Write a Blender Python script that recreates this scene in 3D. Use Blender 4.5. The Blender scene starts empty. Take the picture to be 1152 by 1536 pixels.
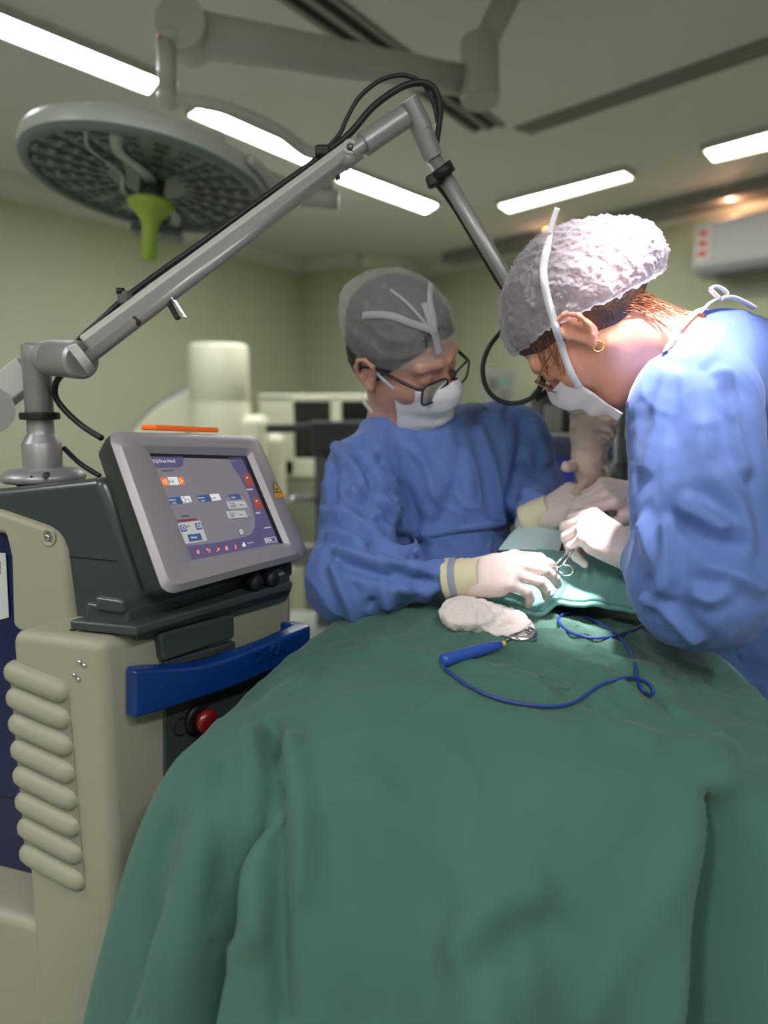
import bpy, bmesh, math, random
import numpy as np
from mathutils import Vector, Matrix
from mathutils.bvhtree import BVHTree

random.seed(7)
rng = np.random.default_rng(7)
sc = bpy.context.scene
col = sc.collection

# ------------------------------------------------------------------ camera
FPX = 1150.0
CAM = np.array([0.0, 0.0, 1.45])
PITCH = math.atan(168 / FPX)
cd = bpy.data.cameras.new('camera')
cam = bpy.data.objects.new('camera', cd)
col.objects.link(cam)
cam.location = CAM
cam.rotation_euler = (math.pi / 2 - PITCH, 0, 0)
cd.sensor_fit = 'VERTICAL'
cd.sensor_height = 36.0
cd.lens = FPX / 1536 * 36.0
cd.clip_start = 0.02
cd.dof.use_dof = True
cd.dof.focus_distance = 1.08
cd.dof.aperture_fstop = 2.0
sc.camera = cam

# ------------------------------------------------------------------ world, surgical spot, exposure
w = bpy.data.worlds.new('world')
sc.world = w
w.use_nodes = True
w.node_tree.nodes['Background'].inputs[0].default_value = (0.75, 0.8, 0.78, 1)
w.node_tree.nodes['Background'].inputs[1].default_value = 0.05
sc.view_settings.view_transform = 'Standard'
sc.view_settings.look = 'None'
sc.view_settings.gamma = 1
sc.view_settings.use_curve_mapping = False
sc.view_settings.exposure = 1.22

TUBE = 20.0          # emission of the ceiling tubes
SPOT_POS = (0.43, 0.82, 2.64)
SPOT_AIM = (0.362, 1.17, 1.26)
ld = bpy.data.lights.new('surgical_spot', 'SPOT')
ld.energy = 330
ld.color = (1.0, 0.93, 0.95)
ld.spot_size = math.radians(14)
ld.spot_blend = 0.8
ld.shadow_soft_size = 0.1
spot = bpy.data.objects.new('surgical_spot', ld)
col.objects.link(spot)
spot.location = SPOT_POS
spot.rotation_euler = (Vector(SPOT_AIM) - Vector(SPOT_POS)).to_track_quat('-Z', 'Y').to_euler()

# ------------------------------------------------------------------ pixel helpers
FW = np.array([0, math.cos(PITCH), -math.sin(PITCH)])
UP = np.array([0, math.sin(PITCH), math.cos(PITCH)])


def ray(px, py):
    return np.array([(px - 576) / FPX, 0, 0]) + UP * ((768 - py) / FPX) + FW


def at(px, py, Y):                       # point seen at a pixel, Y metres ahead
    d = ray(px, py)
    return CAM + d * (Y / d[1])


def atz(px, py, z):                      # point seen at a pixel on the level z
    d = ray(px, py)
    return CAM + d * ((z - CAM[2]) / d[2])


def onplane(px, py, p0, n):
    d = ray(px, py)
    n = np.asarray(n, float)
    return CAM + d * (np.dot(np.asarray(p0) - CAM, n) / np.dot(d, n))


def pxm(Y):                              # metres per pixel at distance Y
    return Y / FPX


# ------------------------------------------------------------------ materials
def lin(c):
    return tuple(((v / 255) / 12.92 if v / 255 <= 0.04045 else ((v / 255 + 0.055) / 1.055) ** 2.4) for v in c)


MATS = {}


def pm(name, rgb, rough=0.5, metal=0.0, bump=None, var=None, emit=0.0, coat=0.0, alpha=1.0, sss=0.0, sheen=0.0, spec=0.5, weave=None):
    if name in MATS:
        return MATS[name]
    m = bpy.data.materials.new(name)
    m.use_nodes = True
    nt = m.node_tree
    b = nt.nodes['Principled BSDF']
    c = lin(rgb) + (1,)
    b.inputs['Base Color'].default_value = c
    b.inputs['Roughness'].default_value = rough
    b.inputs['Metallic'].default_value = metal
    b.inputs['Specular IOR Level'].default_value = spec
    b.inputs['Coat Weight'].default_value = coat
    b.inputs['Coat Roughness'].default_value = 0.12
    b.inputs['Alpha'].default_value = alpha
    if sss:
        b.inputs['Subsurface Weight'].default_value = sss
        b.inputs['Subsurface Radius'].default_value = (0.012, 0.004, 0.002)
        b.inputs['Subsurface Scale'].default_value = 1.0
    if sheen:
        b.inputs['Sheen Weight'].default_value = sheen
    if emit:
        b.inputs['Emission Color'].default_value = c
        b.inputs['Emission Strength'].default_value = emit
    tc = nt.nodes.new('ShaderNodeTexCoord')
    if var:
        n = nt.nodes.new('ShaderNodeTexNoise')
        n.inputs['Scale'].default_value = var[0]
        n.inputs['Detail'].default_value = 4
        nt.links.new(tc.outputs['Object'], n.inputs['Vector'])
        r = nt.nodes.new('ShaderNodeMapRange')
        r.inputs['From Min'].default_value = 0.3
        r.inputs['From Max'].default_value = 0.7
        r.inputs['To Min'].default_value = 1 - var[1]
        r.inputs['To Max'].default_value = 1 + var[1]
        nt.links.new(n.outputs['Fac'], r.inputs['Value'])
        mx = nt.nodes.new('ShaderNodeVectorMath')
        mx.operation = 'MULTIPLY'
        mx.inputs[0].default_value = c[:3]
        nt.links.new(r.outputs['Result'], mx.inputs[1])
        nt.links.new(mx.outputs['Vector'], b.inputs['Base Color'])
    last = None
    for spec_ in ([bump] if bump and not isinstance(bump, list) else (bump or [])):
        n = nt.nodes.new('ShaderNodeTexNoise')
        n.inputs['Scale'].default_value = spec_[0]
        n.inputs['Detail'].default_value = 3
        if len(spec_) > 3:
            n.noise_type = 'RIDGED_MULTIFRACTAL'
        nt.links.new(tc.outputs['Object'], n.inputs['Vector'])
        bp = nt.nodes.new('ShaderNodeBump')
        bp.inputs['Strength'].default_value = spec_[1]
        bp.inputs['Distance'].default_value = spec_[2] if len(spec_) > 2 else 0.002
        nt.links.new(n.outputs['Fac'], bp.inputs['Height'])
        if last:
            nt.links.new(last.outputs['Normal'], bp.inputs['Normal'])
        last = bp
    if last:
        nt.links.new(last.outputs['Normal'], b.inputs['Normal'])
    MATS[name] = m
    return m


def veil(name, rgb, cover, bump=(60, 0.8, 0.004), trans=0.4, spread=0.3):
    """thin non-woven cloth one can partly see through"""
    m = bpy.data.materials.new(name)
    m.use_nodes = True
    nt = m.node_tree
    out = nt.nodes['Material Output']
    nt.nodes.remove(nt.nodes['Principled BSDF'])
    d = nt.nodes.new('ShaderNodeBsdfDiffuse')
    d.inputs['Color'].default_value = lin(rgb) + (1,)
    tl = nt.nodes.new('ShaderNodeBsdfTranslucent')
    tl.inputs['Color'].default_value = lin(rgb) + (1,)
    tp = nt.nodes.new('ShaderNodeBsdfTransparent')
    m1 = nt.nodes.new('ShaderNodeMixShader')
    m1.inputs[0].default_value = trans
    nt.links.new(d.outputs[0], m1.inputs[1])
    nt.links.new(tl.outputs[0], m1.inputs[2])
    m2 = nt.nodes.new('ShaderNodeMixShader')
    tc = nt.nodes.new('ShaderNodeTexCoord')
    n = nt.nodes.new('ShaderNodeTexNoise')
    n.inputs['Scale'].default_value = bump[0]
    n.inputs['Detail'].default_value = 4
    n.noise_type = 'RIDGED_MULTIFRACTAL'
    nt.links.new(tc.outputs['Object'], n.inputs['Vector'])
    r = nt.nodes.new('ShaderNodeMapRange')
    r.inputs['From Min'].default_value = 0.2
    r.inputs['From Max'].default_value = 1.6
    r.inputs['To Min'].default_value = max(0.05, cover - spread * 0.5)
    r.inputs['To Max'].default_value = min(1, cover + spread)
    nt.links.new(n.outputs['Fac'], r.inputs['Value'])
    nt.links.new(r.outputs['Result'], m2.inputs[0])
    nt.links.new(tp.outputs[0], m2.inputs[1])
    nt.links.new(m1.outputs[0], m2.inputs[2])
    bp = nt.nodes.new('ShaderNodeBump')
    bp.inputs['Strength'].default_value = bump[1]
    bp.inputs['Distance'].default_value = bump[2]
    nt.links.new(n.outputs['Fac'], bp.inputs['Height'])
    nt.links.new(bp.outputs['Normal'], d.inputs['Normal'])
    nt.links.new(m2.outputs[0], out.inputs['Surface'])
    return m


# ------------------------------------------------------------------ geometry helpers: a geo is (verts, faces)
def join(*gs):
    V, F, o = [], [], 0
    for v, f in gs:
        V += [tuple(p) for p in v]
        F += [tuple(i + o for i in q) for q in f]
        o += len(v)
    return V, F


def obj(name, geo, mat, parent=None, smooth=True, bevel=0.0, auto=None, subsurf=0):
    me = bpy.data.meshes.new(name)
    v, f = geo
    me.from_pydata([tuple(map(float, p)) for p in v], [], [tuple(map(int, q)) for q in f])
    me.update()
    o = bpy.data.objects.new(name, me)
    col.objects.link(o)
    if isinstance(mat, (list, tuple)):
        for mm in mat:
            me.materials.append(mm)
    else:
        me.materials.append(mat)
    if smooth:
        me.polygons.foreach_set('use_smooth', [True] * len(me.polygons))
    if auto is not None:
        me.set_sharp_from_angle(angle=math.radians(auto))
    if bevel:
        md = o.modifiers.new('bevel', 'BEVEL')
        md.width = bevel
        md.segments = 3
        md.limit_method = 'ANGLE'
        md.angle_limit = math.radians(35)
        md.harden_normals = True
        me.polygons.foreach_set('use_smooth', [True] * len(me.polygons))
    if subsurf:
        md = o.modifiers.new('subsurf', 'SUBSURF')
        md.levels = md.render_levels = subsurf
    if parent:
        o.parent = parent
    return o


def tag(o, label, cat, group=None, kind=None):
    o['label'] = label
    if cat:
        o['category'] = cat
    if group:
        o['group'] = group
    if kind:
        o['kind'] = kind
    return o


def struct(o):
    o['kind'] = 'structure'
    return o


def thing(name, label, cat, group=None, loc=(0, 0, 0)):
    o = bpy.data.objects.new(name, None)
    o.empty_display_size = 0.05
    col.objects.link(o)
    return tag(o, label, cat, group)


def unit(v):
    v = np.asarray(v, float)
    return v / np.linalg.norm(v)


def box(c, s, R=None):
    c = np.asarray(c, float)
    R = np.eye(3) if R is None else np.asarray(R)
    v = [c + R @ (np.array([x, y, z]) * np.asarray(s) / 2) for x in (-1, 1) for y in (-1, 1) for z in (-1, 1)]
    return v, [(0, 1, 3, 2), (4, 6, 7, 5), (0, 4, 5, 1), (2, 3, 7, 6), (0, 2, 6, 4), (1, 5, 7, 3)]


def beam(a, b, wd, ht, up=(0, 0, 1)):
    a, b = np.asarray(a, float), np.asarray(b, float)
    y = unit(b - a)
    x = unit(np.cross(y, up))
    z = np.cross(x, y)
    return box((a + b) / 2, (wd, np.linalg.norm(b - a), ht), np.stack([x, y, z], 1))


def frames(P):
    P = np.asarray(P, float)
    T = np.gradient(P, axis=0)
    T /= np.linalg.norm(T, axis=1)[:, None] + 1e-12
    ref = np.array([0, 0, 1.0]) if abs(T[0][2]) < 0.9 else np.array([1.0, 0, 0])
    n = unit(np.cross(T[0], ref))
    N = []
    for t in T:
        n = n - t * np.dot(n, t)
        n = unit(n)
        N.append(n)
    N = np.array(N)
    return T, N, np.cross(T, N)


def tube(P, r, seg=14, caps=True, flat=1.0, nrm=None):
    P = np.asarray(P, float)
    T, N, B = frames(P)
    if nrm is not None:
        B = np.array([unit(np.asarray(nrm) - t * np.dot(nrm, t)) for t in T])
        N = np.cross(B, T)
    r = np.broadcast_to(np.asarray(r, float), (len(P),))
    V = []
    for i in range(len(P)):
        for k in range(seg):
            a = 2 * math.pi * k / seg
            V.append(P[i] + r[i] * (N[i] * math.cos(a) + B[i] * math.sin(a) * flat))
    F = []
    for i in range(len(P) - 1):
        for k in range(seg):
            k2 = (k + 1) % seg
            F.append((i * seg + k, i * seg + k2, (i + 1) * seg + k2, (i + 1) * seg + k))
    if caps:
        F.append(tuple(range(seg))[::-1])
        F.append(tuple(range((len(P) - 1) * seg, len(P) * seg)))
    return V, F


def spline(P, n=8, closed=False):
    P = np.asarray(P, float)
    out = []
    N = len(P)
    rngN = N if closed else N - 1
    for i in range(rngN):
        g = (lambda k: P[k % N]) if closed else (lambda k: P[min(max(k, 0), N - 1)])
        p0, p1, p2, p3 = g(i - 1), g(i), g(i + 1), g(i + 2)
        for t in np.arange(n) / n:
            out.append(0.5 * (2 * p1 + (p2 - p0) * t + (2 * p0 - 5 * p1 + 4 * p2 - p3) * t * t + (3 * p1 - p0 - 3 * p2 + p3) * t ** 3))
    if not closed:
        out.append(P[-1])
    return np.array(out)


def loop_tube(P, r, seg=8):
    """closed tube"""
    P = np.asarray(P, float)
    n = len(P)
    V, F = [], []
    c = P.mean(0)
    for i in range(n):
        t = unit(P[(i + 1) % n] - P[i - 1])
        a = unit(P[i] - c - t * np.dot(P[i] - c, t))
        b = np.cross(t, a)
        for k in range(seg):
            an = 2 * math.pi * k / seg
            V.append(P[i] + r * (a * math.cos(an) + b * math.sin(an)))
    for i in range(n):
        j = (i + 1) % n
        for k in range(seg):
            k2 = (k + 1) % seg
            F.append((i * seg + k, i * seg + k2, j * seg + k2, j * seg + k))
    return V, F


def lathe(prof, c, axis=(0, 0, 1), seg=32, caps=True):
    """prof: (radius, distance along the axis)"""
    axis = unit(axis)
    ref = np.array([1.0, 0, 0]) if abs(axis[0]) < 0.9 else np.array([0, 1.0, 0])
    a = unit(np.cross(axis, ref))
    b = np.cross(axis, a)
    c = np.asarray(c, float)
    V, F = [], []
    for r, h in prof:
        for k in range(seg):
            t = 2 * math.pi * k / seg
            V.append(c + axis * h + r * (a * math.cos(t) + b * math.sin(t)))
    for i in range(len(prof) - 1):
        for k in range(seg):
            k2 = (k + 1) % seg
            F.append((i * seg + k, i * seg + k2, (i + 1) * seg + k2, (i + 1) * seg + k))
    if caps:
        F.append(tuple(range(seg))[::-1])
        F.append(tuple(range((len(prof) - 1) * seg, len(prof) * seg)))
    return V, F


def prism(poly, off):
    """3D polygon pushed along a vector"""
    poly = [np.asarray(p, float) for p in poly]
    off = np.asarray(off, float)
    n = len(poly)
    V = poly + [p + off for p in poly]
    F = [tuple(range(n)), tuple(range(n, 2 * n))[::-1]]
    for i in range(n):
        j = (i + 1) % n
        F.append((i, i + n, j + n, j))
    nn = np.zeros(3)
    for i in range(n):
        nn += np.cross(poly[i], poly[(i + 1) % n])
    if np.dot(nn, off) > 0:
        F = [q[::-1] for q in F]
    return V, F


def rrect(w_, h_, r, n=6):
    pts = []
    for cx, cy, a0 in ((w_ / 2 - r, h_ / 2 - r, 0), (-w_ / 2 + r, h_ / 2 - r, 90), (-w_ / 2 + r, -h_ / 2 + r, 180), (w_ / 2 - r, -h_ / 2 + r, 270)):
        for k in range(n + 1):
            a = math.radians(a0 + 90 * k / n)
            pts.append((cx + r * math.cos(a), cy + r * math.sin(a)))
    return pts


def strip(P, N, wd, th=0.0012):
    """ribbon along P lying flat against normals N"""
    P, N = np.asarray(P, float), np.asarray(N, float)
    T = np.gradient(P, axis=0)
    V, F = [], []
    for i in range(len(P)):
        t = unit(T[i])
        n = unit(N[i] - t * np.dot(N[i], t))
        s = np.cross(t, n)
        ww = wd[i] if hasattr(wd, '__len__') else wd
        for a, b in ((-1, 0), (1, 0), (1, 1), (-1, 1)):
            V.append(P[i] + s * a * ww / 2 + n * b * th)
    for i in range(len(P) - 1):
        for k in range(4):
            k2 = (k + 1) % 4
            F.append((i * 4 + k, i * 4 + k2, (i + 1) * 4 + k2, (i + 1) * 4 + k))
    F += [(3, 2, 1, 0), tuple(len(V) - 4 + k for k in range(4))]
    return V, F


def grid_geo(G):
    G = np.asarray(G)
    n, m = G.shape[:2]
    V = G.reshape(-1, 3)
    F = [(i * m + j, (i + 1) * m + j, (i + 1) * m + j + 1, i * m + j + 1) for i in range(n - 1) for j in range(m - 1)]
    return V, F


# ------------------------------------------------------------------ noise and implicit surfaces (numpy)
PERM = rng.permutation(256)
PERM = np.concatenate([PERM, PERM, PERM])
GRAD = rng.normal(size=(256, 3))
GRAD /= np.linalg.norm(GRAD, axis=1)[:, None]


def noise(P):
    P = np.asarray(P, float)
    I = np.floor(P).astype(int)
    f = P - I
    I &= 255
    u = f * f * f * (f * (f * 6 - 15) + 10)
    out = 0
    for dx in (0, 1):
        for dy in (0, 1):
            for dz in (0, 1):
                h = PERM[PERM[PERM[I[:, 0] + dx] + I[:, 1] + dy] + I[:, 2] + dz]
                g = (GRAD[h] * (f - [dx, dy, dz])).sum(1)
                wx = u[:, 0] if dx else 1 - u[:, 0]
                wy = u[:, 1] if dy else 1 - u[:, 1]
                wz = u[:, 2] if dz else 1 - u[:, 2]
                out = out + g * wx * wy * wz
    return out * 1.6


def ridged(P, sharp=2.0):
    return (1 - np.clip(np.abs(noise(P)) * 1.7, 0, 1)) ** sharp


def cap(P, a, b, ra, rb=None):
    a, b = np.asarray(a, float), np.asarray(b, float)
    rb = ra if rb is None else rb
    d = b - a
    h = np.clip(((P - a) @ d) / (d @ d + 1e-12), 0, 1)
    q = P - a - h[:, None] * d
    return np.sqrt((q * q).sum(1)) - (ra + (rb - ra) * h)


def ell(P, c, r, R=None):
    q = P - np.asarray(c)
    if R is not None:
        q = q @ R
    r = np.asarray(r, float)
    k0 = np.sqrt(((q / r) ** 2).sum(1))
    k1 = np.sqrt(((q / (r * r)) ** 2).sum(1)) + 1e-9
    return k0 * (k0 - 1) / k1


def smin(a, b, k):
    h = np.clip(0.5 + 0.5 * (b - a) / k, 0, 1)
    return b + (a - b) * h - k * h * (1 - h)


def smax(a, b, k):
    return -smin(-a, -b, k)


def snet(f, lo, hi, h):
    """surface nets: the zero surface of f as (verts, quads)"""
    lo, hi = np.asarray(lo, float), np.asarray(hi, float)
    n = np.ceil((hi - lo) / h).astype(int) + 1
    ax = [lo[i] + h * np.arange(n[i]) for i in range(3)]
    V = np.empty(n, np.float32)
    step = max(1, 250000 // (n[1] * n[2]))
    for i in range(0, n[0], step):
        g = np.stack(np.meshgrid(ax[0][i:i + step], ax[1], ax[2], indexing='ij'), -1)
        V[i:i + step] = f(g.reshape(-1, 3)).reshape(g.shape[:3])
    V[V == 0] = 1e-7
    S = V < 0
    A = slice(None, -1)
    B = slice(1, None)
    sl = lambda c: tuple(B if k else A for k in c)
    cs = [(x, y, z) for x in (0, 1) for y in (0, 1) for z in (0, 1)]
    cnt = sum(S[sl(c)].astype(np.int8) for c in cs)
    act = (cnt > 0) & (cnt < 8)
    idx = -np.ones(act.shape, int)
    ii = np.argwhere(act)
    idx[act] = np.arange(len(ii))
    acc = np.zeros((len(ii), 3))
    num = np.zeros(len(ii))
    for c in cs:
        for a in range(3):
            if c[a] == 0:
                d = list(c)
                d[a] = 1
                va = V[tuple((ii + c).T)]
                vb = V[tuple((ii + d).T)]
                m = (va < 0) != (vb < 0)
                t = np.where(m, va / np.where(m, va - vb, 1), 0)
                p = np.array(c, float)[None, :] + t[:, None] * (np.array(d) - np.array(c))[None, :]
                acc += p * m[:, None]
                num += m
    verts = lo + h * (ii + acc / num[:, None])
    F = []
    for a in range(3):
        b, c = (a + 1) % 3, (a + 2) % 3
        s0 = [slice(1, -1)] * 3
        s0[a] = slice(0, -1)
        s1 = list(s0)
        s1[a] = slice(1, None)
        m = S[tuple(s0)] != S[tuple(s1)]
        e = np.argwhere(m)
        off = np.ones(3, int)
        off[a] = 0
        e = e + off
        sg = S[tuple(e.T)]
        eb = np.zeros(3, int)
        eb[b] = 1
        ec = np.zeros(3, int)
        ec[c] = 1
        q = np.stack([idx[tuple((e - eb - ec).T)], idx[tuple((e - ec).T)], idx[tuple(e.T)], idx[tuple((e - eb).T)]], 1)
        q[~sg] = q[~sg][:, ::-1]
        F.append(q)
    F = np.concatenate(F)
    F = F[(F >= 0).all(1)]
    return verts, F


def normals(v, F):
    v = np.asarray(v, float)
    F = np.asarray(F)
    n = np.cross(v[F[:, 2]] - v[F[:, 0]], v[F[:, 3]] - v[F[:, 1]])
    N = np.zeros_like(v)
    for k in range(4):
        np.add.at(N, F[:, k], n)
    return N / (np.linalg.norm(N, axis=1)[:, None] + 1e-12)


def refine(v, F):
    """one Catmull-Clark step through a modifier"""
    me = bpy.data.meshes.new('tmp')
    me.from_pydata([tuple(p) for p in np.asarray(v, float)], [], [tuple(map(int, q)) for q in F])
    o = bpy.data.objects.new('tmp', me)
    col.objects.link(o)
    md = o.modifiers.new('s', 'SUBSURF')
    md.levels = 1
    dg = bpy.context.evaluated_depsgraph_get()
    m2 = o.evaluated_get(dg).to_mesh()
    V = np.empty(len(m2.vertices) * 3)
    m2.vertices.foreach_get('co', V)
    Q = np.empty(len(m2.loops), int)
    m2.loops.foreach_get('vertex_index', Q)
    bpy.data.objects.remove(o)
    bpy.data.meshes.remove(me)
    return V.reshape(-1, 3), Q.reshape(-1, 4)


def segdist(P, pts):
    """distance of each P to a polyline, and signed side is left out"""
    best = np.full(len(P), 9.0)
    for a, b in zip(pts[:-1], pts[1:]):
        best = np.minimum(best, cap(P, a, b, 0.0))
    return best


def text_geo(s, size, origin, ex, ey, ext=0.0004, align='LEFT', bold=0.0):
    """built-in lettering as a mesh lying in the plane ex, ey"""
    cu = bpy.data.curves.new('t', 'FONT')
    cu.body = s
    cu.size = size
    cu.align_x = align
    cu.extrude = ext
    cu.offset = bold
    cu.resolution_u = 2
    o = bpy.data.objects.new('t', cu)
    col.objects.link(o)
    dg = bpy.context.evaluated_depsgraph_get()
    me = o.evaluated_get(dg).to_mesh()
    ex, ey = unit(ex), unit(ey)
    ez = np.cross(ex, ey)
    V = [np.asarray(origin) + ex * p.co.x + ey * p.co.y + ez * p.co.z for p in me.vertices]
    F = [tuple(p.vertices) for p in me.polygons]
    bpy.data.objects.remove(o)
    bpy.data.curves.remove(cu)
    return V, F

# ================================================================== the room
CEIL = 2.75
wallM = pm('sage_wall_paint', (178, 185, 158), 0.6, bump=(40, 0.06, 0.002), var=(0.8, 0.03))
ceilM = pm('ceiling_paint', (214, 212, 208), 0.7, var=(0.7, 0.04))
trimM = pm('moulding_paint', (205, 206, 196), 0.6)
floorM = pm('vinyl_floor', (158, 162, 154), 0.35, var=(3, 0.08))
plan = [(-5.75, -2.0), (-0.79, 7.5), (-0.22, 7.1), (0.43, 7.67), (3.9, 2.8), (3.2, -2.0)]
struct(obj('floor', ([(x, y, 0) for x, y in plan] + [(x, y, -0.08) for x, y in plan],
                     [(5, 4, 3, 2, 1, 0)[::-1], (6, 7, 8, 9, 10, 11)[::-1]] + [(i, (i + 1) % 6, 6 + (i + 1) % 6, 6 + i) for i in range(6)]), floorM, smooth=False))
struct(obj('ceiling', ([(x, y, CEIL) for x, y in plan] + [(x, y, CEIL + 0.08) for x, y in plan],
                       [(0, 1, 2, 3, 4, 5)[::-1][::-1], (6, 7, 8, 9, 10, 11)] + [(i, (i + 1) % 6, 6 + (i + 1) % 6, 6 + i) for i in range(6)]), ceilM, smooth=False))


def wallseg(name, a, b, th=0.1):
    a, b = np.array(a + (0,), float), np.array(b + (0,), float)
    d = unit(b - a)
    n = np.array([-d[1], d[0], 0])          # outward for a clockwise plan
    a2, b2 = a - d * 0.0, b + d * 0.0
    return struct(obj(name, prism([a2, b2, b2 + n * th, a2 + n * th], (0, 0, CEIL)), wallM, smooth=False))


names = ['wall_left', 'wall_pillar_side', 'wall_pillar_face', 'wall_back', 'wall_right', 'wall_front']
for i, nm in enumerate(names):
    wallseg(nm, plan[i], plan[(i + 1) % 6])
for i in range(4):                            # crown moulding along the walls in view
    a, b = np.array(plan[i] + (CEIL,), float), np.array(plan[i + 1] + (CEIL,), float)
    d = unit(b - a)
    n = np.array([d[1], -d[0], 0])
    prof = [(0, 0), (0.11, 0), (0.11, -0.02), (0.07, -0.035), (0.03, -0.085), (0.015, -0.1), (0.015, -0.12), (0, -0.12)]
    poly = [a + n * x + np.array([0, 0, z]) for x, z in prof]
    struct(obj('trim_%d' % (i + 1), prism(poly, b - a), trimM, smooth=False))
# dropped bulkhead along the back wall
d = unit(np.array([3.9 - 0.43, 2.8 - 7.67, 0]))
nb = np.array([-d[1], d[0], 0]) * -1
p0 = np.array([0.43, 7.67, 0]) + d * 0.5
struct(obj('trim_5', prism([p0 + np.array([0, 0, CEIL - 0.08]), p0 + nb * 0.25 + np.array([0, 0, CEIL - 0.08]), p0 + nb * 0.25 + np.array([0, 0, CEIL]), p0 + np.array([0, 0, CEIL])], d * 5.2), pm('bulkhead_grey', (138, 136, 134), 0.7), smooth=False))  # darker grey than the ceiling and walls

# ------------------------------------------------------------------ ceiling tubes
tubeM = pm('lit_tube', (250, 250, 252), 0.5, emit=TUBE)
tubeD = pm('dim_tube', (252, 246, 226), 0.5, emit=TUBE * 0.35)
fixM = pm('light_housing', (185, 186, 176), 0.5)


def ceiling_light(quad, label, z=CEIL, mat=None):
    q = [np.array(p, float) for p in quad]
    t = thing('ceiling_light', label, 'light', 'ceiling tube lights')
    c = sum(q) / 4
    big = [c + (p - c) * np.array([1.0, 1.0, 1]) + 0.02 * unit(p - c) for p in q]
    dz = np.array([0, 0, -0.035])
    # housing: tray walls around the lit diffuser
    V, F = [], []
    for i in range(4):
        j = (i + 1) % 4
        g = prism([big[i], big[j], q[j], q[i]], dz)
        V, F = join((V, F), g)
    obj('housing', (V, F), fixM, t, smooth=False)
    obj('diffuser', prism([p + dz * 0.6 for p in q], dz * 0.15), mat or tubeM, t, smooth=False)
    return t


def pq(*pts, z=CEIL):
    return [atz(x, y, z) for x, y in pts]


ceiling_light(pq((-150, -58), (-138, -16), (222, 128), (238, 106)), 'long bright tube light in the upper left corner of the ceiling')
ceiling_light(pq((283, 161), (304, 147), (476, 226), (464, 240)), 'bright tube light behind the vertical link of the surgical lamp arm')
ceiling_light(pq((505, 262), (524, 247), (656, 300), (638, 312)), 'bright tube light crossing behind the laser arm near its elbow')
ceiling_light(pq((748, 300), (763, 311), (950, 259), (936, 249)), 'lit tube light above the bent woman in the white bouffant cap', mat=tubeD)
ceiling_light(pq((1057, 216), (1071, 233), (1300, 178), (1280, 152)), 'lit tube light cut off by the right edge above the air conditioner', mat=tubeD)
for (x, y) in ((-2.4, 0.4), (-0.9, -0.9), (0.7, -0.7)):  # tubes added out of view to light the foreground
    a = np.array([x, y, CEIL])
    e1, e2 = np.array([0.46, 0.88, 0]) * 0.62, np.array([0.88, -0.46, 0]) * 0.09
    ceiling_light([a - e1 - e2, a - e1 + e2, a + e1 + e2, a + e1 - e2], 'unseen tube light added on the ceiling behind the camera')

# ------------------------------------------------------------------ downlights
ringM = pm('downlight_ring', (190, 180, 165), 0.4, metal=0.3)


def downlight(px, py, r, col_, strength, label, energy):
    c = atz(px, py, CEIL)
    t = thing('downlight', label, 'light', 'small round downlights')
    obj('ring', lathe([(r * 1.35, 0), (r * 1.4, -0.012), (r * 1.05, -0.016), (r * 1.0, -0.006)], c, seg=24), ringM, t)
    obj('lens', lathe([(r, -0.007), (r * 0.9, -0.02), (r * 0.4, -0.028), (0.001, -0.03)], c, seg=24), pm('warm_lens_%d' % px, col_, 0.4, emit=strength), t)
    if energy:
        l = bpy.data.lights.new('downlight_glow', 'POINT')
        l.energy = energy
        l.color = (1.0, 0.5, 0.28)
        l.shadow_soft_size = 0.03
        lo = bpy.data.objects.new('downlight_glow', l)
        col.objects.link(lo)
        lo.location = c + np.array([0, 0, -0.09])
        lo.parent = t
    return t


downlight(1097, 279, 0.05, (255, 214, 165), 9, 'glowing warm downlight above the air conditioner', 1.6)
downlight(1122, 287, 0.045, (200, 140, 110), 0.6, 'dim orange downlight beside the glowing one', 0)
downlight(825, 341, 0.05, (255, 200, 130), 3, 'small warm downlight just over the top of the bouffant cap', 0.8)

# ------------------------------------------------------------------ linear air slots in the ceiling
slotM = pm('slot_shadow', (22, 22, 22), 0.8)
railM = pm('slot_frame', (128, 130, 124), 0.5)


def air_slot(a, b, label, wd=0.16, dark=slotM):
    a, b = np.array(a), np.array(b)
    d = unit(b - a)
    s = np.array([-d[1], d[0], 0])
    z = np.array([0, 0, -1.0])
    t = thing('air_slot', label, 'air vent', 'linear air slots around the ceiling field')
    for o, ww in ((-wd * 0.48, 0.022), (0, 0.03), (wd * 0.48, 0.022)):
        obj('frame_rail', prism([a + s * (o - ww / 2), b + s * (o - ww / 2), b + s * (o + ww / 2), a + s * (o + ww / 2)], z * 0.014), railM, t, smooth=False)
    for o in (-wd * 0.24, wd * 0.24):
        ww = wd * 0.32
        obj('slot', prism([a + s * (o - ww / 2), b + s * (o - ww / 2), b + s * (o + ww / 2), a + s * (o + ww / 2)], z * 0.004), dark, t, smooth=False)
    return t


cor = atz(733, 191, CEIL)
air_slot(atz(415, -40, CEIL), cor, 'dark double air slot running from the top edge behind the surgical lamp arm', 0.15)
air_slot(cor + np.array([0.17, 0.03, 0]), atz(1230, 40, CEIL), 'long grey air slot running to the right edge of the ceiling', 0.1, pm('slot_grey', (86, 88, 84), 0.7))

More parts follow.
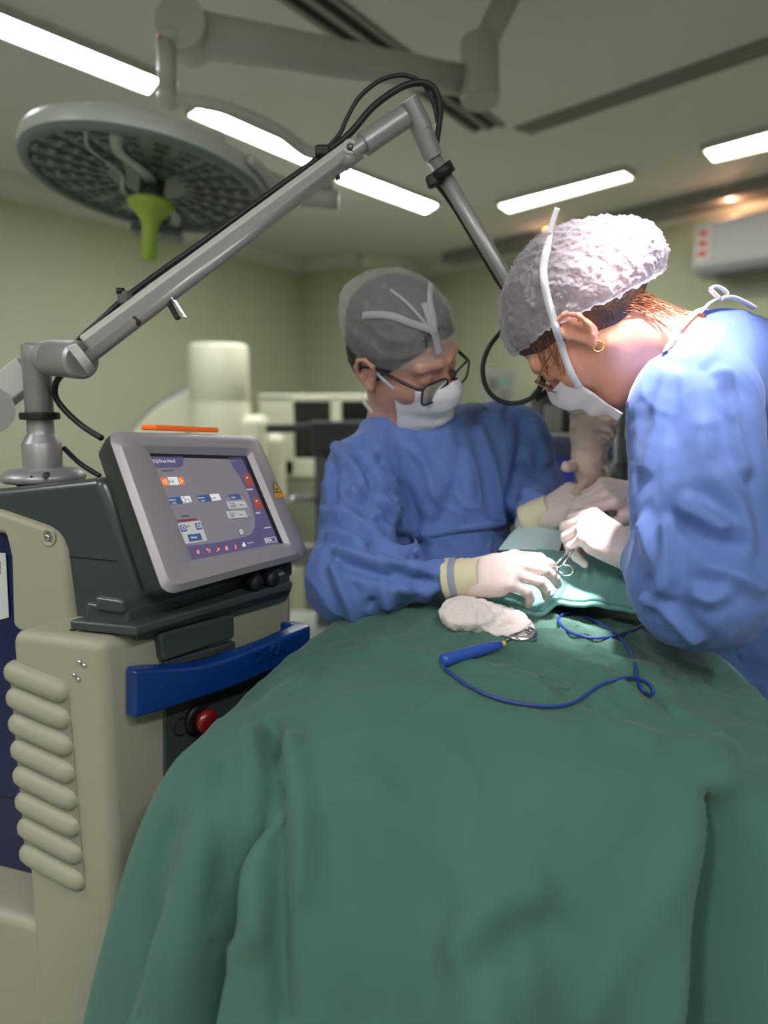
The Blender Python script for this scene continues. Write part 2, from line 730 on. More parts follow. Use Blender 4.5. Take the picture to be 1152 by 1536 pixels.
# ------------------------------------------------------------------ air conditioner on the back wall
wb = np.array([0.43, 7.67, 0])
wd_ = unit(np.array([3.9 - 0.43, 2.8 - 7.67, 0]))
wn = np.array([wd_[1], -wd_[0], 0])           # into the room
acM = pm('ac_plastic', (172, 174, 180), 0.4)
ac = thing('air_conditioner', 'white wall air conditioner with red stickers at the upper right', 'air conditioner')
pl = wb + wn * 0.24
a0 = onplane(1040, 336, pl, wn)
a1 = onplane(1040, 415, pl, wn)
ztop, zbot = a0[2], a1[2]
base = np.array([a0[0], a0[1], 0])
prof = [(0.0, ztop), (-0.22, ztop), (-0.22, zbot + 0.02), (-0.05, zbot), (0.0, zbot + 0.05)]
obj('case', prism([base + wn * o + np.array([0, 0, z]) for o, z in prof], wd_ * 0.95), acM, ac, bevel=0.02)
obj('air_flap', prism([base + wd_ * 0.05 + wn * o + np.array([0, 0, z]) for o, z in ((-0.17, zbot - 0.005), (-0.05, zbot - 0.02), (-0.04, zbot - 0.012), (-0.17, zbot + 0.004))], wd_ * 0.85), pm('ac_flap', (120, 122, 128), 0.5), ac, smooth=False)
stM = pm('sticker_red', (196, 70, 60), 0.5)
lab = obj('energy_sticker', prism([base + wd_ * x + wn * 0.001 + np.array([0, 0, z]) for x, z in ((0.03, ztop - 0.04), (0.13, ztop - 0.04), (0.13, ztop - 0.24), (0.03, ztop - 0.24))], wn * 0.002), pm('sticker_pale', (205, 200, 200), 0.5), ac, smooth=False)
for k in range(3):
    zc = ztop - 0.07 - 0.062 * k
    obj('sticker_mark', prism([base + wd_ * x + wn * 0.003 + np.array([0, 0, z]) for x, z in ((0.045, zc + 0.018), (0.105, zc + 0.018), (0.105, zc - 0.018), (0.045, zc - 0.018))], wn * 0.001), stM, lab, smooth=False)

# ================================================================== background equipment
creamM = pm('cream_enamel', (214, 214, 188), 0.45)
creamD = pm('darker_cream_plastic', (186, 188, 164), 0.5)  # darker cream of the base chassis
darkM = pm('dark_equipment', (44, 48, 48), 0.5)
midM = pm('grey_equipment', (120, 124, 120), 0.5)
Yc = 4.3
ca = thing('xray_arm', 'cream mobile x-ray arm with round detector housing by the left wall', 'x-ray machine')
c0 = at(331, 640, Yc)
k = pxm(Yc)
prof = [(44 * k, -0.55), (46 * k, -0.12), (45 * k, 0.10), (43 * k, 0.13), (43 * k, 0.15), (44 * k, 0.16), (43 * k, 0.43), (40 * k, 0.45)]
obj('detector_housing', lathe(prof, c0, seg=36), creamM, ca)
cc = at(340, 745, Yc + 0.05)
arc_o, arc_i = 167 * k, 112 * k
A = [math.radians(a) for a in range(95, 181, 5)]
dx = np.array([math.cos(0.2), math.sin(0.2), 0])
ring = [cc + dx * (arc_o * math.cos(a)) + np.array([0, 0, arc_o * math.sin(a)]) for a in A] + [cc + dx * (arc_i * math.cos(a)) + np.array([0, 0, arc_i * math.sin(a)]) for a in A[::-1]]
obj('c_arch', prism(ring, (0, 0.16, 0)), creamM, ca, bevel=0.01)
edge = [cc + dx * ((arc_o + 0.006) * math.cos(a)) + np.array([0, 0.08, (arc_o + 0.006) * math.sin(a)]) for a in A]
obj('arch_rail', tube(edge, 0.022, 8), pm('arch_rail_metal', (150, 152, 158), 0.3, metal=0.6), ca)
obj('bearing_block', box(at(372, 668, Yc + 0.05), (0.22, 0.3, 0.34)), creamM, ca, bevel=0.05)
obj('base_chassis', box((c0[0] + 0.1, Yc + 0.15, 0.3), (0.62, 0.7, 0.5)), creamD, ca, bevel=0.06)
obj('support_column', box((c0[0] + 0.22, Yc + 0.22, 0.85), (0.2, 0.24, 0.8)), creamM, ca, bevel=0.04)
for sx in (-0.22, 0.4):
    for sy in (-0.1, 0.4):
        obj('caster', lathe([(0.05, -0.02), (0.055, 0), (0.05, 0.02)], (c0[0] + sx, Yc + sy, 0.055), axis=(1, 0, 0), seg=16), darkM, ca)

Yk = 5.0
cb = thing('instrument_cabinet', 'cream cabinet with dark glass openings behind the seated tower', 'cabinet')
cb['label'] = 'cream cabinet with dark openings behind the man in glasses'
p = at(388, 592, Yk)
q = at(640, 610, Yk)
zb = at(400, 716, Yk)[2]
L, H = q[0] - p[0], p[2] - zb
obj('carcass_back', box((p[0] + L / 2, Yk + 0.38, zb + H / 2), (L, 0.03, H)), pm('cabinet_inside', (60, 62, 54), 0.6), cb, smooth=False)
obj('top_panel', box((p[0] + L / 2, Yk + 0.19, p[2] - 0.02), (L, 0.4, 0.045)), creamM, cb, bevel=0.01)
obj('bottom_panel', box((p[0] + L / 2, Yk + 0.19, zb + 0.06), (L, 0.4, 0.12)), creamM, cb, bevel=0.01)
for x0, x1 in ((388, 440), (496, 512), (560, 576), (628, 640)):
    xa, xb = at(x0, 600, Yk)[0], at(x1, 600, Yk)[0]
    obj('upright', box(((xa + xb) / 2, Yk + 0.19, zb + H / 2), (xb - xa, 0.4, H - 0.02)), creamM, cb, bevel=0.008)
for x0, x1 in ((440, 496), (512, 560)):
    xa, xb = at(x0, 600, Yk)[0], at(x1, 600, Yk)[0]
    obj('glass_door', box(((xa + xb) / 2, Yk + 0.03, zb + H / 2 + 0.04), (xb - xa, 0.008, H - 0.16)), pm('dark_glass', (34, 36, 32), 0.1), cb, smooth=False)
obj('plinth', box((p[0] + L / 2, Yk + 0.19, zb / 2), (L - 0.06, 0.36, zb)), pm('sage_plinth', (140, 146, 124), 0.5), cb, smooth=False)

Ye = 3.3
es = thing('equipment_stand', 'dark grey equipment trolley post with cross bar left of the man', 'stand')
px_ = at(487, 700, Ye)
obj('post', box((px_[0], Ye, 0.66), (0.085, 0.06, 1.28)), pm('stand_grey', (84, 88, 86), 0.45), es, bevel=0.01)
obj('post_edge', box((px_[0] + 0.035, Ye - 0.035, 0.66), (0.022, 0.02, 1.28)), darkM, es, bevel=0.003)
ba, bb = at(400, 643, Ye - 0.02), at(560, 640, Ye - 0.02)
obj('cross_bar', beam(ba, bb, 0.05, 0.035), darkM, es, bevel=0.006)
obj('monitor_back', box(at(520, 655, Ye - 0.08), (0.3, 0.06, 0.13)), darkM, es, bevel=0.01)
obj('lower_beam', box(at(468, 832, Ye), (0.34, 0.08, 0.09)), pm('beam_grey', (110, 114, 106), 0.5), es, bevel=0.01)
obj('tray_shelf', box((at(500, 930, Ye)[0], Ye - 0.1, at(500, 960, Ye)[2] + 0.02), (0.56, 0.7, 0.1)), pm('shelf_grey', (138, 146, 134), 0.45), es, bevel=0.02)
obj('foot', box((px_[0], Ye - 0.05, 0.06), (0.56, 0.6, 0.1)), midM, es, bevel=0.02)
obj('knob', lathe([(0.012, 0), (0.016, 0.015), (0.01, 0.03)], at(440, 748, Ye - 0.1), axis=(0, -1, 0), seg=14), pm('chrome', (210, 212, 214), 0.2, metal=1.0), es)
obj('knob_arm', tube([at(440, 748, Ye - 0.1), at(487, 748, Ye)], 0.012, 10), midM, es)

# wall board with notices
Yn = 6.2
nb_ = thing('notice_board', 'grey framed notice board on the far wall above the shoulder of the man', 'notice board')
a, b = at(722, 552, Yn), at(771, 612, Yn)
wdt, hgt = b[0] - a[0], a[2] - b[2]
cx, cz = (a[0] + b[0]) / 2, (a[2] + b[2]) / 2
obj('panel', box((cx, Yn, cz), (wdt, 0.03, hgt)), pm('board_grey', (128, 134, 126), 0.6), nb_, bevel=0.004)
for i, (fx, fz, sw, sh, c) in enumerate(((-0.15, 0.1, 0.3, 0.3, (98, 92, 84)), (0.2, 0.15, 0.26, 0.2, (98, 140, 128)), (0.18, -0.2, 0.3, 0.28, (112, 108, 104)))):
    obj('notice', box((cx + fx * wdt, Yn - 0.018, cz + fz * hgt), (sw * wdt, 0.006, sh * hgt)), pm('notice_%d' % i, c, 0.6), nb_, smooth=False)

# anaesthesia trolley with a blue screen
Ya = 2.7
an = thing('anaesthesia_trolley', 'grey anaesthesia trolley with dark blue screen between the two surgeons', 'medical trolley')
p = at(770, 690, Ya)
q = at(960, 690, Ya)
obj('worktop', box(((p[0] + q[0]) / 2, Ya + 0.2, at(800, 672, Ya)[2]), (q[0] - p[0], 0.5, 0.06)), pm('trolley_blue', (70, 82, 112), 0.4), an, bevel=0.01)
zt_ = at(800, 682, Ya)[2]
zb_ = at(800, 752, Ya)[2]
obj('cabinet_body', box(((p[0] + q[0]) / 2, Ya + 0.22, (zt_ + zb_) / 2), (q[0] - p[0] - 0.03, 0.44, zt_ - zb_)), pm('trolley_grey', (150, 150, 146), 0.45), an, bevel=0.01)
obj('lower_body', box(((p[0] + q[0]) / 2, Ya + 0.24, zb_ / 2), (q[0] - p[0] - 0.06, 0.4, zb_)), pm('trolley_dark', (70, 70, 70), 0.5), an, bevel=0.01)
sa, sb = at(818, 684, Ya - 0.01), at(862, 730, Ya - 0.01)
obj('screen', box(((sa[0] + sb[0]) / 2, Ya - 0.005, (sa[2] + sb[2]) / 2), (sb[0] - sa[0], 0.02, sa[2] - sb[2])), pm('trolley_screen', (34, 40, 110), 0.2, emit=0.25), an, bevel=0.004)
bx_ = thing('monitor_unit', 'black monitor unit with pale front standing on the anaesthesia trolley', 'monitor')
sa, sb = at(812, 592, Ya + 0.12), at(872, 650, Ya + 0.12)
c = ((sa[0] + sb[0]) / 2, Ya + 0.22, (sa[2] + sb[2]) / 2)
obj('case', box(c, (sb[0] - sa[0], 0.2, sa[2] - sb[2])), pm('unit_black', (52, 54, 54), 0.5), bx_, bevel=0.01)
obj('front_plate', box((at(829, 625, Ya + 0.12)[0], Ya + 0.112, at(829, 628, Ya + 0.12)[2]), (0.065, 0.014, 0.1)), pm('unit_plate', (150, 152, 142), 0.5), bx_, bevel=0.004)
obj('top_lid', box((c[0] - 0.01, c[1], at(840, 590, Ya + 0.12)[2] + 0.004), (0.13, 0.2, 0.014)), pm('unit_lid', (120, 118, 98), 0.5), bx_, bevel=0.004)

Yp = 2.2
iv = thing('drip_stand', 'dark drip stand pole with clamp seen under the chin of the woman', 'drip stand')
pp = at(929, 680, Yp)
obj('pole', tube([(pp[0], Yp, 0.05), (pp[0], Yp, 1.62)], 0.016, 14), pm('pole_grey', (92, 94, 98), 0.35, metal=0.5), iv)
obj('clamp_sleeve', tube([at(929, 694, Yp), at(929, 740, Yp)], 0.024, 14), darkM, iv)
obj('clamp_arm', tube([at(929, 690, Yp), at(962, 700, Yp - 0.05)], 0.011, 10), darkM, iv)
obj('clamp_knob', lathe([(0.012, 0), (0.018, 0.01), (0.012, 0.03)], at(956, 699, Yp - 0.05), axis=(1, 0, 0), seg=14), pm('knob_red', (140, 40, 50), 0.4), iv)
for k_ in range(5):
    a_ = 2 * math.pi * k_ / 5
    obj('foot', tube([(pp[0], Yp, 0.09), (pp[0] + 0.28 * math.cos(a_), Yp + 0.28 * math.sin(a_), 0.03)], 0.014, 8), darkM, iv)

# ================================================================== surgical lamp
lampW = pm('lamp_white', (188, 192, 186), 0.35)
lampG = pm('lamp_rim_grey', (112, 120, 118), 0.4)
glassM = pm('lamp_glass', (92, 104, 100), 0.18, coat=0.4)
ledM = pm('lamp_led_dark', (48, 56, 56), 0.3)
armW = pm('lamp_arm_white', (176, 178, 168), 0.4)
sl = thing('surgical_lamp', 'large round grey surgical lamp with lime handle on a ceiling arm', 'surgical lamp')
Yl = 2.1
LC = at(222, 272, Yl)
R0 = 172 * pxm(Yl)
tilt = math.radians(9)
rollx = math.radians(7.5)
nrm = np.array([math.sin(rollx) * -0.9, -math.sin(tilt), -math.cos(tilt)])
nrm = unit(nrm)                                # looks down and a little towards the camera
ex = unit(np.array([1, 0, 0]) - nrm * nrm[0])
ey = np.cross(nrm, ex)
rot3 = np.stack([ex, ey, nrm], 1)
prof = [(0.02, -0.075), (0.16, -0.073), (0.25, -0.062), (R0 * 0.93, -0.045), (R0 * 0.985, -0.035), (R0, -0.012), (R0 * 0.99, 0.006)]
obj('shell', lathe(prof, LC, axis=nrm, seg=64, caps=False), lampW, sl)
prof = [(R0 * 0.99, 0.004), (R0 * 0.975, 0.018), (R0 * 0.92, 0.02), (R0 * 0.9, 0.008), (R0 * 0.9, -0.002)]
obj('rim', lathe(prof, LC, axis=nrm, seg=64, caps=False), lampG, sl)
obj('lens_plate', lathe([(R0 * 0.91, 0.004), (0.001, 0.004)], LC, axis=nrm, seg=64, caps=False), glassM, sl, smooth=False)
NLED = 22
ledg = []
for i in range(NLED):
    a = 2 * math.pi * i / NLED
    dr = ex * math.cos(a) + ey * math.sin(a)
    dt = -ex * math.sin(a) + ey * math.cos(a)
    rib = obj('led_bar', prism([LC + nrm * 0.004 + dr * r_ + dt * s_ for r_, s_ in ((0.1, -0.007), (R0 * 0.88, -0.026), (R0 * 0.88, 0.026), (0.1, 0.007))], nrm * 0.004), pm('led_bar_grey', (104, 116, 112), 0.3), sl, smooth=False)
    gs = []
    for r_ in (0.135, 0.175, 0.215, 0.255, 0.288):
        s_ = 0.006 + 0.013 * (r_ / R0)
        gs.append(prism([LC + nrm * 0.008 + dr * (r_ + a_ * 0.012) + dt * b_ * s_ for a_, b_ in ((-1, -0.6), (-0.5, -1), (0.5, -1), (1, -0.6), (1, 0.6), (0.5, 1), (-0.5, 1), (-1, 0.6))], nrm * 0.003))
    obj('led_lens', join(*gs), ledM, rib, smooth=False)
# light wavy rib across the lens
for sgn, off in ((-1, -0.065), (-1, 0.005)):
    P = [LC + nrm * 0.011 + ex * (off + 0.016 * math.sin(t * 7)) + ey * (t * R0 * 0.87) for t in np.linspace(-1, 1, 28)]
    obj('lens_seam', strip(P, [nrm] * 28, 0.009 if off < 0 else 0.03, 0.003), pm('lamp_seam', (168, 176, 170), 0.3), sl)
lime = pm('lime_handle', (150, 176, 66), 0.45)
hax = unit(nrm + np.array([0.02, 0.08, -0.25]))
h0 = LC + nrm * 0.004 + ex * 0.012
obj('handle_mount', lathe([(0.032, 0), (0.032, 0.045), (0.026, 0.05)], h0, axis=hax, seg=28), pm('handle_mount_dark', (66, 76, 68), 0.4), sl)
obj('handle', lathe([(0.02, 0.04), (0.058, 0.045), (0.062, 0.052), (0.056, 0.066), (0.036, 0.083), (0.025, 0.098), (0.021, 0.11), (0.02, 0.19), (0.017, 0.196)], h0, axis=hax, seg=32), lime, sl)
# control box at the near rim
obj('control_box', box(LC - ey * 0.0 + ex * (-0.06) + nrm * 0.035 + np.array([0, R0 * 0.97, -0.03]), (0.15, 0.07, 0.05), rot3), lampG, sl, bevel=0.012)
# yoke behind the rim on the left and the grip on the right
P = [LC + ex * (R0 * 1.05 * math.cos(a)) + ey * (R0 * 1.05 * math.sin(a)) - nrm * 0.02 for a in np.linspace(math.radians(-28), math.radians(28), 10)]
obj('side_grip', tube(spline(P, 3), 0.012, 10), lampW, sl)
obj('yoke_plate', box(LC - nrm * 0.085 + ex * 0.06, (0.3, 0.2, 0.05), rot3), lampW, sl, bevel=0.02)
# arms
j1 = at(252, 148, 2.15)
j0 = at(250, 62, 2.15)
k1 = at(478, 232, 2.25)
obj('drop_link', tube([j0, j1], 27 / 2 * pxm(2.15), 20), armW, sl)
obj('link_foot', lathe([(0.002, -0.03), (0.022, -0.024), (0.028, -0.005), (0.028, 0.01), (0.02, 0.03)], j1, seg=20), armW, sl)
obj('yoke_arm', tube(spline([j1, at(330, 160, 2.16), at(410, 192, 2.2), at(455, 225, 2.24), k1], 6), 0.017, 12), armW, sl)
obj('yoke_end', tube([k1, at(490, 285, 2.25)], 0.02, 14), armW, sl)
obj('yoke_hub', tube([at(452, 296, 2.25), at(508, 300, 2.25)], 0.026, 14), armW, sl)
obj('yoke_tie', tube([at(470, 297, 2.25), LC - nrm * 0.12 + ex * 0.06], 0.022, 12), armW, sl)
ea, eb = at(278, 48, 2.2), at(700, 122, 2.65)
obj('spring_arm', tube([ea, ea * 0.7 + eb * 0.3, ea * 0.35 + eb * 0.65, eb], [0.058, 0.055, 0.05, 0.046], 20), pm('spring_arm_white', (178, 178, 170), 0.45), sl)  # close to the white of the other arm parts
obj('arm_knuckle', tube([ea + np.array([0.0, -0.06, 0]), ea + np.array([0.0, 0.06, 0])], 0.066, 28), armW, sl, auto=40)
obj('knuckle_bridge', tube([ea, j0], 0.034, 16), armW, sl)
obj('arm_joint', tube([eb + np.array([0.04, -0.04, -0.075]), eb + np.array([0.04, 0.0, 0.12])], 0.062, 24), armW, sl, auto=40)
tp = at(772, -40, 2.62)
obj('ceiling_stem', tube([eb + np.array([0.045, 0, 0.09]), np.array([tp[0], tp[1], CEIL])], 0.042, 18), armW, sl)
obj('red_mark', lathe([(0.005, 0), (0.004, 0.003)], at(239, 55, 2.12), axis=(0, -1, 0), seg=10), stM, sl)

# ================================================================== laser machine
greige = pm('greige_plastic', (158, 155, 136), 0.5, bump=[(900, 0.12, 0.0006)], var=(2, 0.02))
greyP = pm('grey_plastic', (164, 157, 154), 0.45, bump=[(900, 0.1, 0.0005)])
silverP = pm('silver_bezel', (172, 164, 170), 0.4, metal=0.2, bump=[(1400, 0.12, 0.0004)])
charM = pm('charcoal_plastic', (60, 67, 68), 0.3, coat=0.2)
blackM = pm('black_rubber', (20, 20, 22), 0.5)
navyM = pm('navy_panel', (12, 26, 72), 0.35, coat=0.3)
handM = pm('handle_blue', (6, 50, 116), 0.3, coat=0.4, var=(30, 0.04))
alu = pm('brushed_aluminium', (166, 162, 164), 0.4, metal=0.5, bump=[(500, 0.06, 0.0004)])
aluL = pm('pale_aluminium', (192, 189, 184), 0.5, metal=0.1)
chrome = MATS['chrome']
lm = thing('laser_machine', 'grey surgical laser unit with touch screen, blue handle and jointed arm', 'laser machine')

C0 = at(150, 962, 0.92)
CZ = C0[2]
C = np.array([C0[0], C0[1], 0])
PSI = math.radians(35)
u = np.array([math.sin(PSI), math.cos(PSI), 0])
nB = np.array([math.cos(PSI), -math.sin(PSI), 0])
wA = np.array([-0.943, 0.331, 0])
nA = np.array([-0.331, -0.943, 0])


def mB(px, py, out=0.0):
    return onplane(px, py, C + nB * out, nB)


def mA(px, py, t=0.0):
    return onplane(px, py, C + u * t, nA)


def M(a, b, z):
    return C + u * a + wA * b + np.array([0, 0, z])


L = 0.36
wl = np.dot(mA(27, 1150) - C, wA)
zlow = mA(60, 1392)[2]
obj('front_column', prism([M(0, 0, 0.1), M(0, wl, 0.1), M(L, wl, 0.1), M(L, 0, 0.1)], (0, 0, CZ - 0.1)), greige, lm, bevel=0.016)
obj('lower_body', prism([M(0.004, wl - 0.03, 0.1), M(0.004, 0.5, 0.1), M(L, 0.5, 0.1), M(L, wl - 0.03, 0.1)], (0, 0, zlow - 0.1)), greige, lm, bevel=0.016)
obj('side_panel', prism([M(0.095, wl - 0.01, zlow), M(0.095, 0.5, zlow), M(L, 0.5, zlow), M(L, wl - 0.01, zlow)], (0, 0, mA(0, 790, 0.095)[2] - zlow)), navyM, lm, bevel=0.004)
zz = mA(5, 1196, 0.095)[2]
obj('panel_seam', prism([M(0.0945, wl, zz), M(0.0945, 0.45, zz), M(0.0945, 0.45, zz + 0.003), M(0.0945, wl, zz + 0.003)], u * 0.004), blackM, lm, smooth=False)
obj('panel_screw', lathe([(0.005, 0), (0.0045, 0.003), (0.002, 0.004)], mA(13, 1343, 0.0945), axis=nA, seg=12), chrome, lm)
paper = obj('paper_label', prism([mA(x, y, 0.092) for x, y in ((-40, 826), (8, 830), (13, 926), (-40, 940))], -nA * 0.001), pm('label_paper', (196, 198, 196), 0.7), lm, smooth=False)
for k_ in range(5):
    obj('label_print', prism([mA(x, y, 0.0915) for x, y in ((-6, 842 + 4 * k_), (1, 843 + 4 * k_), (1, 845 + 4 * k_), (-6, 844 + 4 * k_))], -nA * 0.0004), pm('label_ink', (60, 62, 74), 0.6), paper, smooth=False)

# louvre slats, slanted down to the right, each a rounded blade
for i in range(8):
    f = i / 7.0
    a = mA(6 + 23 * f, 1003 + 271 * f) - wA * 0.002
    b = mA(104 + 25 * f, 1042 + 285 * f)
    n = 12
    P = [a + (b - a) * (0.5 - 0.5 * math.cos(math.pi * s / (n - 1))) for s in range(n)]
    rr = [0.0152 * math.sqrt(max(0.02, 1 - (2 * (0.5 - 0.5 * math.cos(math.pi * s / (n - 1))) - 1) ** 8)) for s in range(n)]
    P = [p + nA * -0.003 for p in P]
    obj('louvre', tube(P, rr, 14, flat=1.1), greige, lm)
obj('louvre_back_plate', prism([mA(16, 1010) + nA * 0.0015, mA(104, 1046) + nA * 0.0015, mA(128, 1322) + nA * 0.0015, mA(40, 1290) + nA * 0.0015], -nA * 0.02), pm('louvre_gap', (140, 137, 120), 0.7), lm, smooth=False)  # greige plate behind the slats
for x, y in ((120, 993), (127, 998), (112, 1012), (118, 1019)):
    obj('screw', lathe([(0.0034, 0), (0.003, 0.002), (0.001, 0.003)], mA(x, y), axis=nA, seg=10), chrome, lm)
obj('column_vent_hole', lathe([(0.005, 0), (0.004, 0.001)], atz(110, 945, CZ), seg=14), blackM, lm)

# upper shoulder cover with its recessed screw
sh = [(-90, 745), (0, 767), (66, 790), (84, 803), (93, 826), (108, 936), (104, 950), (30, 950), (17, 940), (14, 835), (6, 802), (-90, 785)]
obj('shoulder_cover', prism([mA(x, y, 0.075) for x, y in sh], u * 0.2), greige, lm, bevel=0.01)
obj('screw_cup', lathe([(0.0135, 0.0), (0.0125, 0.0015), (0.009, 0.001), (0.006, -0.003)], mA(72, 806, 0.0745), axis=nA, seg=22), greige, lm)
obj('screw', lathe([(0.005, 0.0), (0.0045, 0.003), (0.002, 0.0035)], mA(72, 806, 0.0745), axis=nA, seg=12), chrome, lm)

# charcoal turret below the screen
tu = [(-90, 741), (0, 733), (148, 716), (160, 742), (215, 892), (206, 945), (108, 945), (70, 945), (60, 800), (-90, 800)]
obj('turret', prism([mA(x, y, 0.085) for x, y in tu], u * 0.22), charM, lm, bevel=0.012)
obj('turret_seam', prism([mA(x, y, 0.0845) for x, y in ((92, 833), (175, 841), (175, 843), (92, 835))], u * 0.01), blackM, lm, smooth=False)
# stepped tray
z1 = CZ + 0.004


def slab(name, pf, plf, prt, z, th, mat, bev):
    f_, l_, r_ = atz(*pf, z), atz(*plf, z), atz(*prt, z)
    return obj(name, prism([f_, l_, l_ + (r_ - f_), r_], (0, 0, -th)), mat, lm, bevel=bev)


slab('tray_lower', (203, 940), (103, 930), (440, 871), z1 + 0.012, 0.013, charM, 0.004)
slab('tray_upper', (190, 912), (126, 903), (440, 842), z1 + 0.03, 0.025, charM, 0.006)
slab('tray_step', (182, 900), (140, 894), (440, 830), z1 + 0.042, 0.02, charM, 0.006)
# charcoal front rounded panel under the screen, then the grey side panel
obj('side_housing', prism([M(0.2, 0.012, CZ - 0.16), M(L - 0.004, 0.004, CZ - 0.16), M(L - 0.004, wl - 0.01, CZ - 0.16), M(0.2, wl - 0.01, CZ - 0.16)], (0, 0, mB(440, 850, 0)[2] - CZ + 0.16)), greyP, lm, bevel=0.014)
sp = [(200, 948), (300, 905), (430, 862), (437, 868), (436, 890), (430, 903), (350, 925), (240, 960)]
sp = [(205, 935), (435, 862), (438, 885), (432, 899), (420, 905), (230, 960), (205, 962)]
obj('front_fascia', prism([mB(x, y, 0.006) for x, y in sp], -nB * 0.03), charM, lm, bevel=0.003)
obj('bracket', prism([mB(x, y, 0.014) for x, y in ((240, 950), (352, 921), (353, 956), (246, 993))], -nB * 0.03), charM, lm, bevel=0.004)
obj('bracket_lower', prism([mB(x, y, 0.010) for x, y in ((248, 992), (354, 962), (354, 976), (270, 998), (250, 1001))], -nB * 0.03), charM, lm, bevel=0.003)
for x, y in ((372, 872), (396, 866)):
    obj('connector', lathe([(0.012, 0), (0.0125, 0.02), (0.009, 0.024)], mB(x, y, 0.006), axis=nB, seg=16), blackM, lm)
# dark lower front panel with the red stop button
obj('front_panel', prism([mB(x, y, 0.004) for x, y in ((247, 1050), (450, 985), (450, 1300), (247, 1420))], -nB * 0.02), charM, lm, bevel=0.004)
obj('stop_collar', lathe([(0.021, 0), (0.022, 0.006), (0.017, 0.008)], mB(294, 1078, 0.004), axis=nB, seg=28), blackM, lm)
obj('stop_button', lathe([(0.011, 0.004), (0.011, 0.016), (0.017, 0.018), (0.018, 0.026), (0.012, 0.031), (0.001, 0.032)], mB(294, 1076, 0.004), axis=nB, seg=28), pm('stop_red', (112, 14, 18), 0.35, coat=0.4), lm)
obj('key_ring', loop_tube([mB(272, 1090, 0.005) + (u * math.cos(a) + np.array([0, 0, math.sin(a)])) * 0.012 for a in np.linspace(0, 2 * math.pi, 24, endpoint=False)], 0.001, 6), blackM, lm)

# blue handle: swept bar standing off the side
HP = [(202, 1007, 1079, 0.022), (225, 1005, 1072, 0.026), (249, 1004, 1065, 0.03), (276, 1003, 1056, 0.033), (304, 1000, 1047, 0.036), (336, 991, 1036, 0.04),
      (365, 980, 1025, 0.043), (394, 969, 1012, 0.046), (430, 955, 994, 0.048), (465, 941, 976, 0.05)]
V, F = [], []
for i, (x, yt, yb, o) in enumerate(HP):
    to, bo = mB(x, yt, o), mB(x, yb, o)
    inn = -nB * (0.022 if i else 0.02)
    V += [bo, to, to + inn + np.array([0, 0, 0.004]), bo + inn]
to, bo = mB(465, 941, 0.05), mB(465, 976, 0.05)
for du, dn in ((0.014, -0.012), (0.012, -0.045)):     # far end turns back to the body
    V += [bo + u * du + nB * dn, to + u * du + nB * dn, to + u * (du - 0.026) + nB * (dn - 0.01) + np.array([0, 0, 0.004]), bo + u * (du - 0.026) + nB * (dn - 0.01)]
for i in range(len(V) // 4 - 1):
    for k in range(4):
        k2 = (k + 1) % 4
        F.append((i * 4 + k, i * 4 + k2, (i + 1) * 4 + k2, (i + 1) * 4 + k))
F += [(3, 2, 1, 0), tuple(len(V) - 4 + k for k in range(4))]
F = [q[::-1] for q in F]
hd = obj('handle', (V, F), handM, lm, bevel=0.005)
obj('handle_mount', prism([mB(x, y, 0.018) for x, y in ((206, 1012), (245, 1008), (245, 1062), (208, 1074))], -nB * 0.03), handM, hd, bevel=0.003)
ta, tb = mB(378, 997, 0.0455), mB(428, 976, 0.0485)
tx = unit(tb - ta)
tnor = unit(np.cross(tx, (0, 0, 1)))
ty = np.cross(tnor, tx)
for i, ch in enumerate('DEKA'):
    obj('letter', text_geo(ch, 0.026, ta + tnor * 0.0012 + tx * (0.0165 * i), tx, -ty if ty[2] < 0 else ty, 0.0012), handM, hd, smooth=False)

# ------------------------------------------------------------------ monitor head
SB = np.array([-0.2560, 1.006, 1.238])
psi_s, tau_s, roll_s = math.radians(26), math.radians(29), math.radians(-4.0)
u0 = np.array([math.sin(psi_s), math.cos(psi_s), 0])
n0 = np.array([math.cos(psi_s), -math.sin(psi_s), 0])
e0 = np.array([0, 0, math.cos(tau_s)]) - n0 * math.sin(tau_s)
sx_ = u0 * math.cos(roll_s) + e0 * math.sin(roll_s)
sy_ = e0 * math.cos(roll_s) - u0 * math.sin(roll_s)
sn = np.cross(sx_, sy_)
if np.dot(sn, CAM - SB) < 0:
    sn = -sn


def scr(px, py, o=0.0):
    return onplane(px, py, SB + sn * o, sn)


def qloop(quad, o, rad=0.07, n=5):
    """rounded loop through a pixel quad TL TR BR BL on the screen plane lifted by o"""
    pts = []
    tl, tr, br, bl = [scr(x, y, o) for x, y in quad]
    for s, t in rrect(1, 1, rad, n):
        s, t = s + 0.5, t + 0.5
        pts.append((tl * (1 - s) + tr * s) * t + (bl * (1 - s) + br * s) * (1 - t))
    return pts


OUT = [(160, 647), (386, 654), (464, 834), (246, 894)]
INN = [(203, 668), (384, 672), (446, 824), (282, 858)]
SCR = [(225, 680), (370, 684), (425, 815), (290, 840)]
mid = [(172, 655), (386, 660), (460, 832), (252, 886)]
loops = [qloop(OUT, -0.012, 0.07), qloop(OUT, 0.0, 0.07), qloop([(178, 657), (383, 662), (455, 828), (256, 880)], 0.009, 0.07), qloop([(206, 668), (376, 672), (438, 822), (280, 856)], 0.009, 0.05), qloop(SCR, 0.0005, 0.015)]


def loft(loops, close_first=False, close_last=False):
    n = len(loops[0])
    V = [p for l in loops for p in l]
    F = []
    for i in range(len(loops) - 1):
        for k in range(n):
            k2 = (k + 1) % n
            F.append((i * n + k, i * n + k2, (i + 1) * n + k2, (i + 1) * n + k))
    if close_first:
        F.append(tuple(range(n))[::-1])
    if close_last:
        F.append(tuple(range((len(loops) - 1) * n, len(loops) * n)))
    return V, F


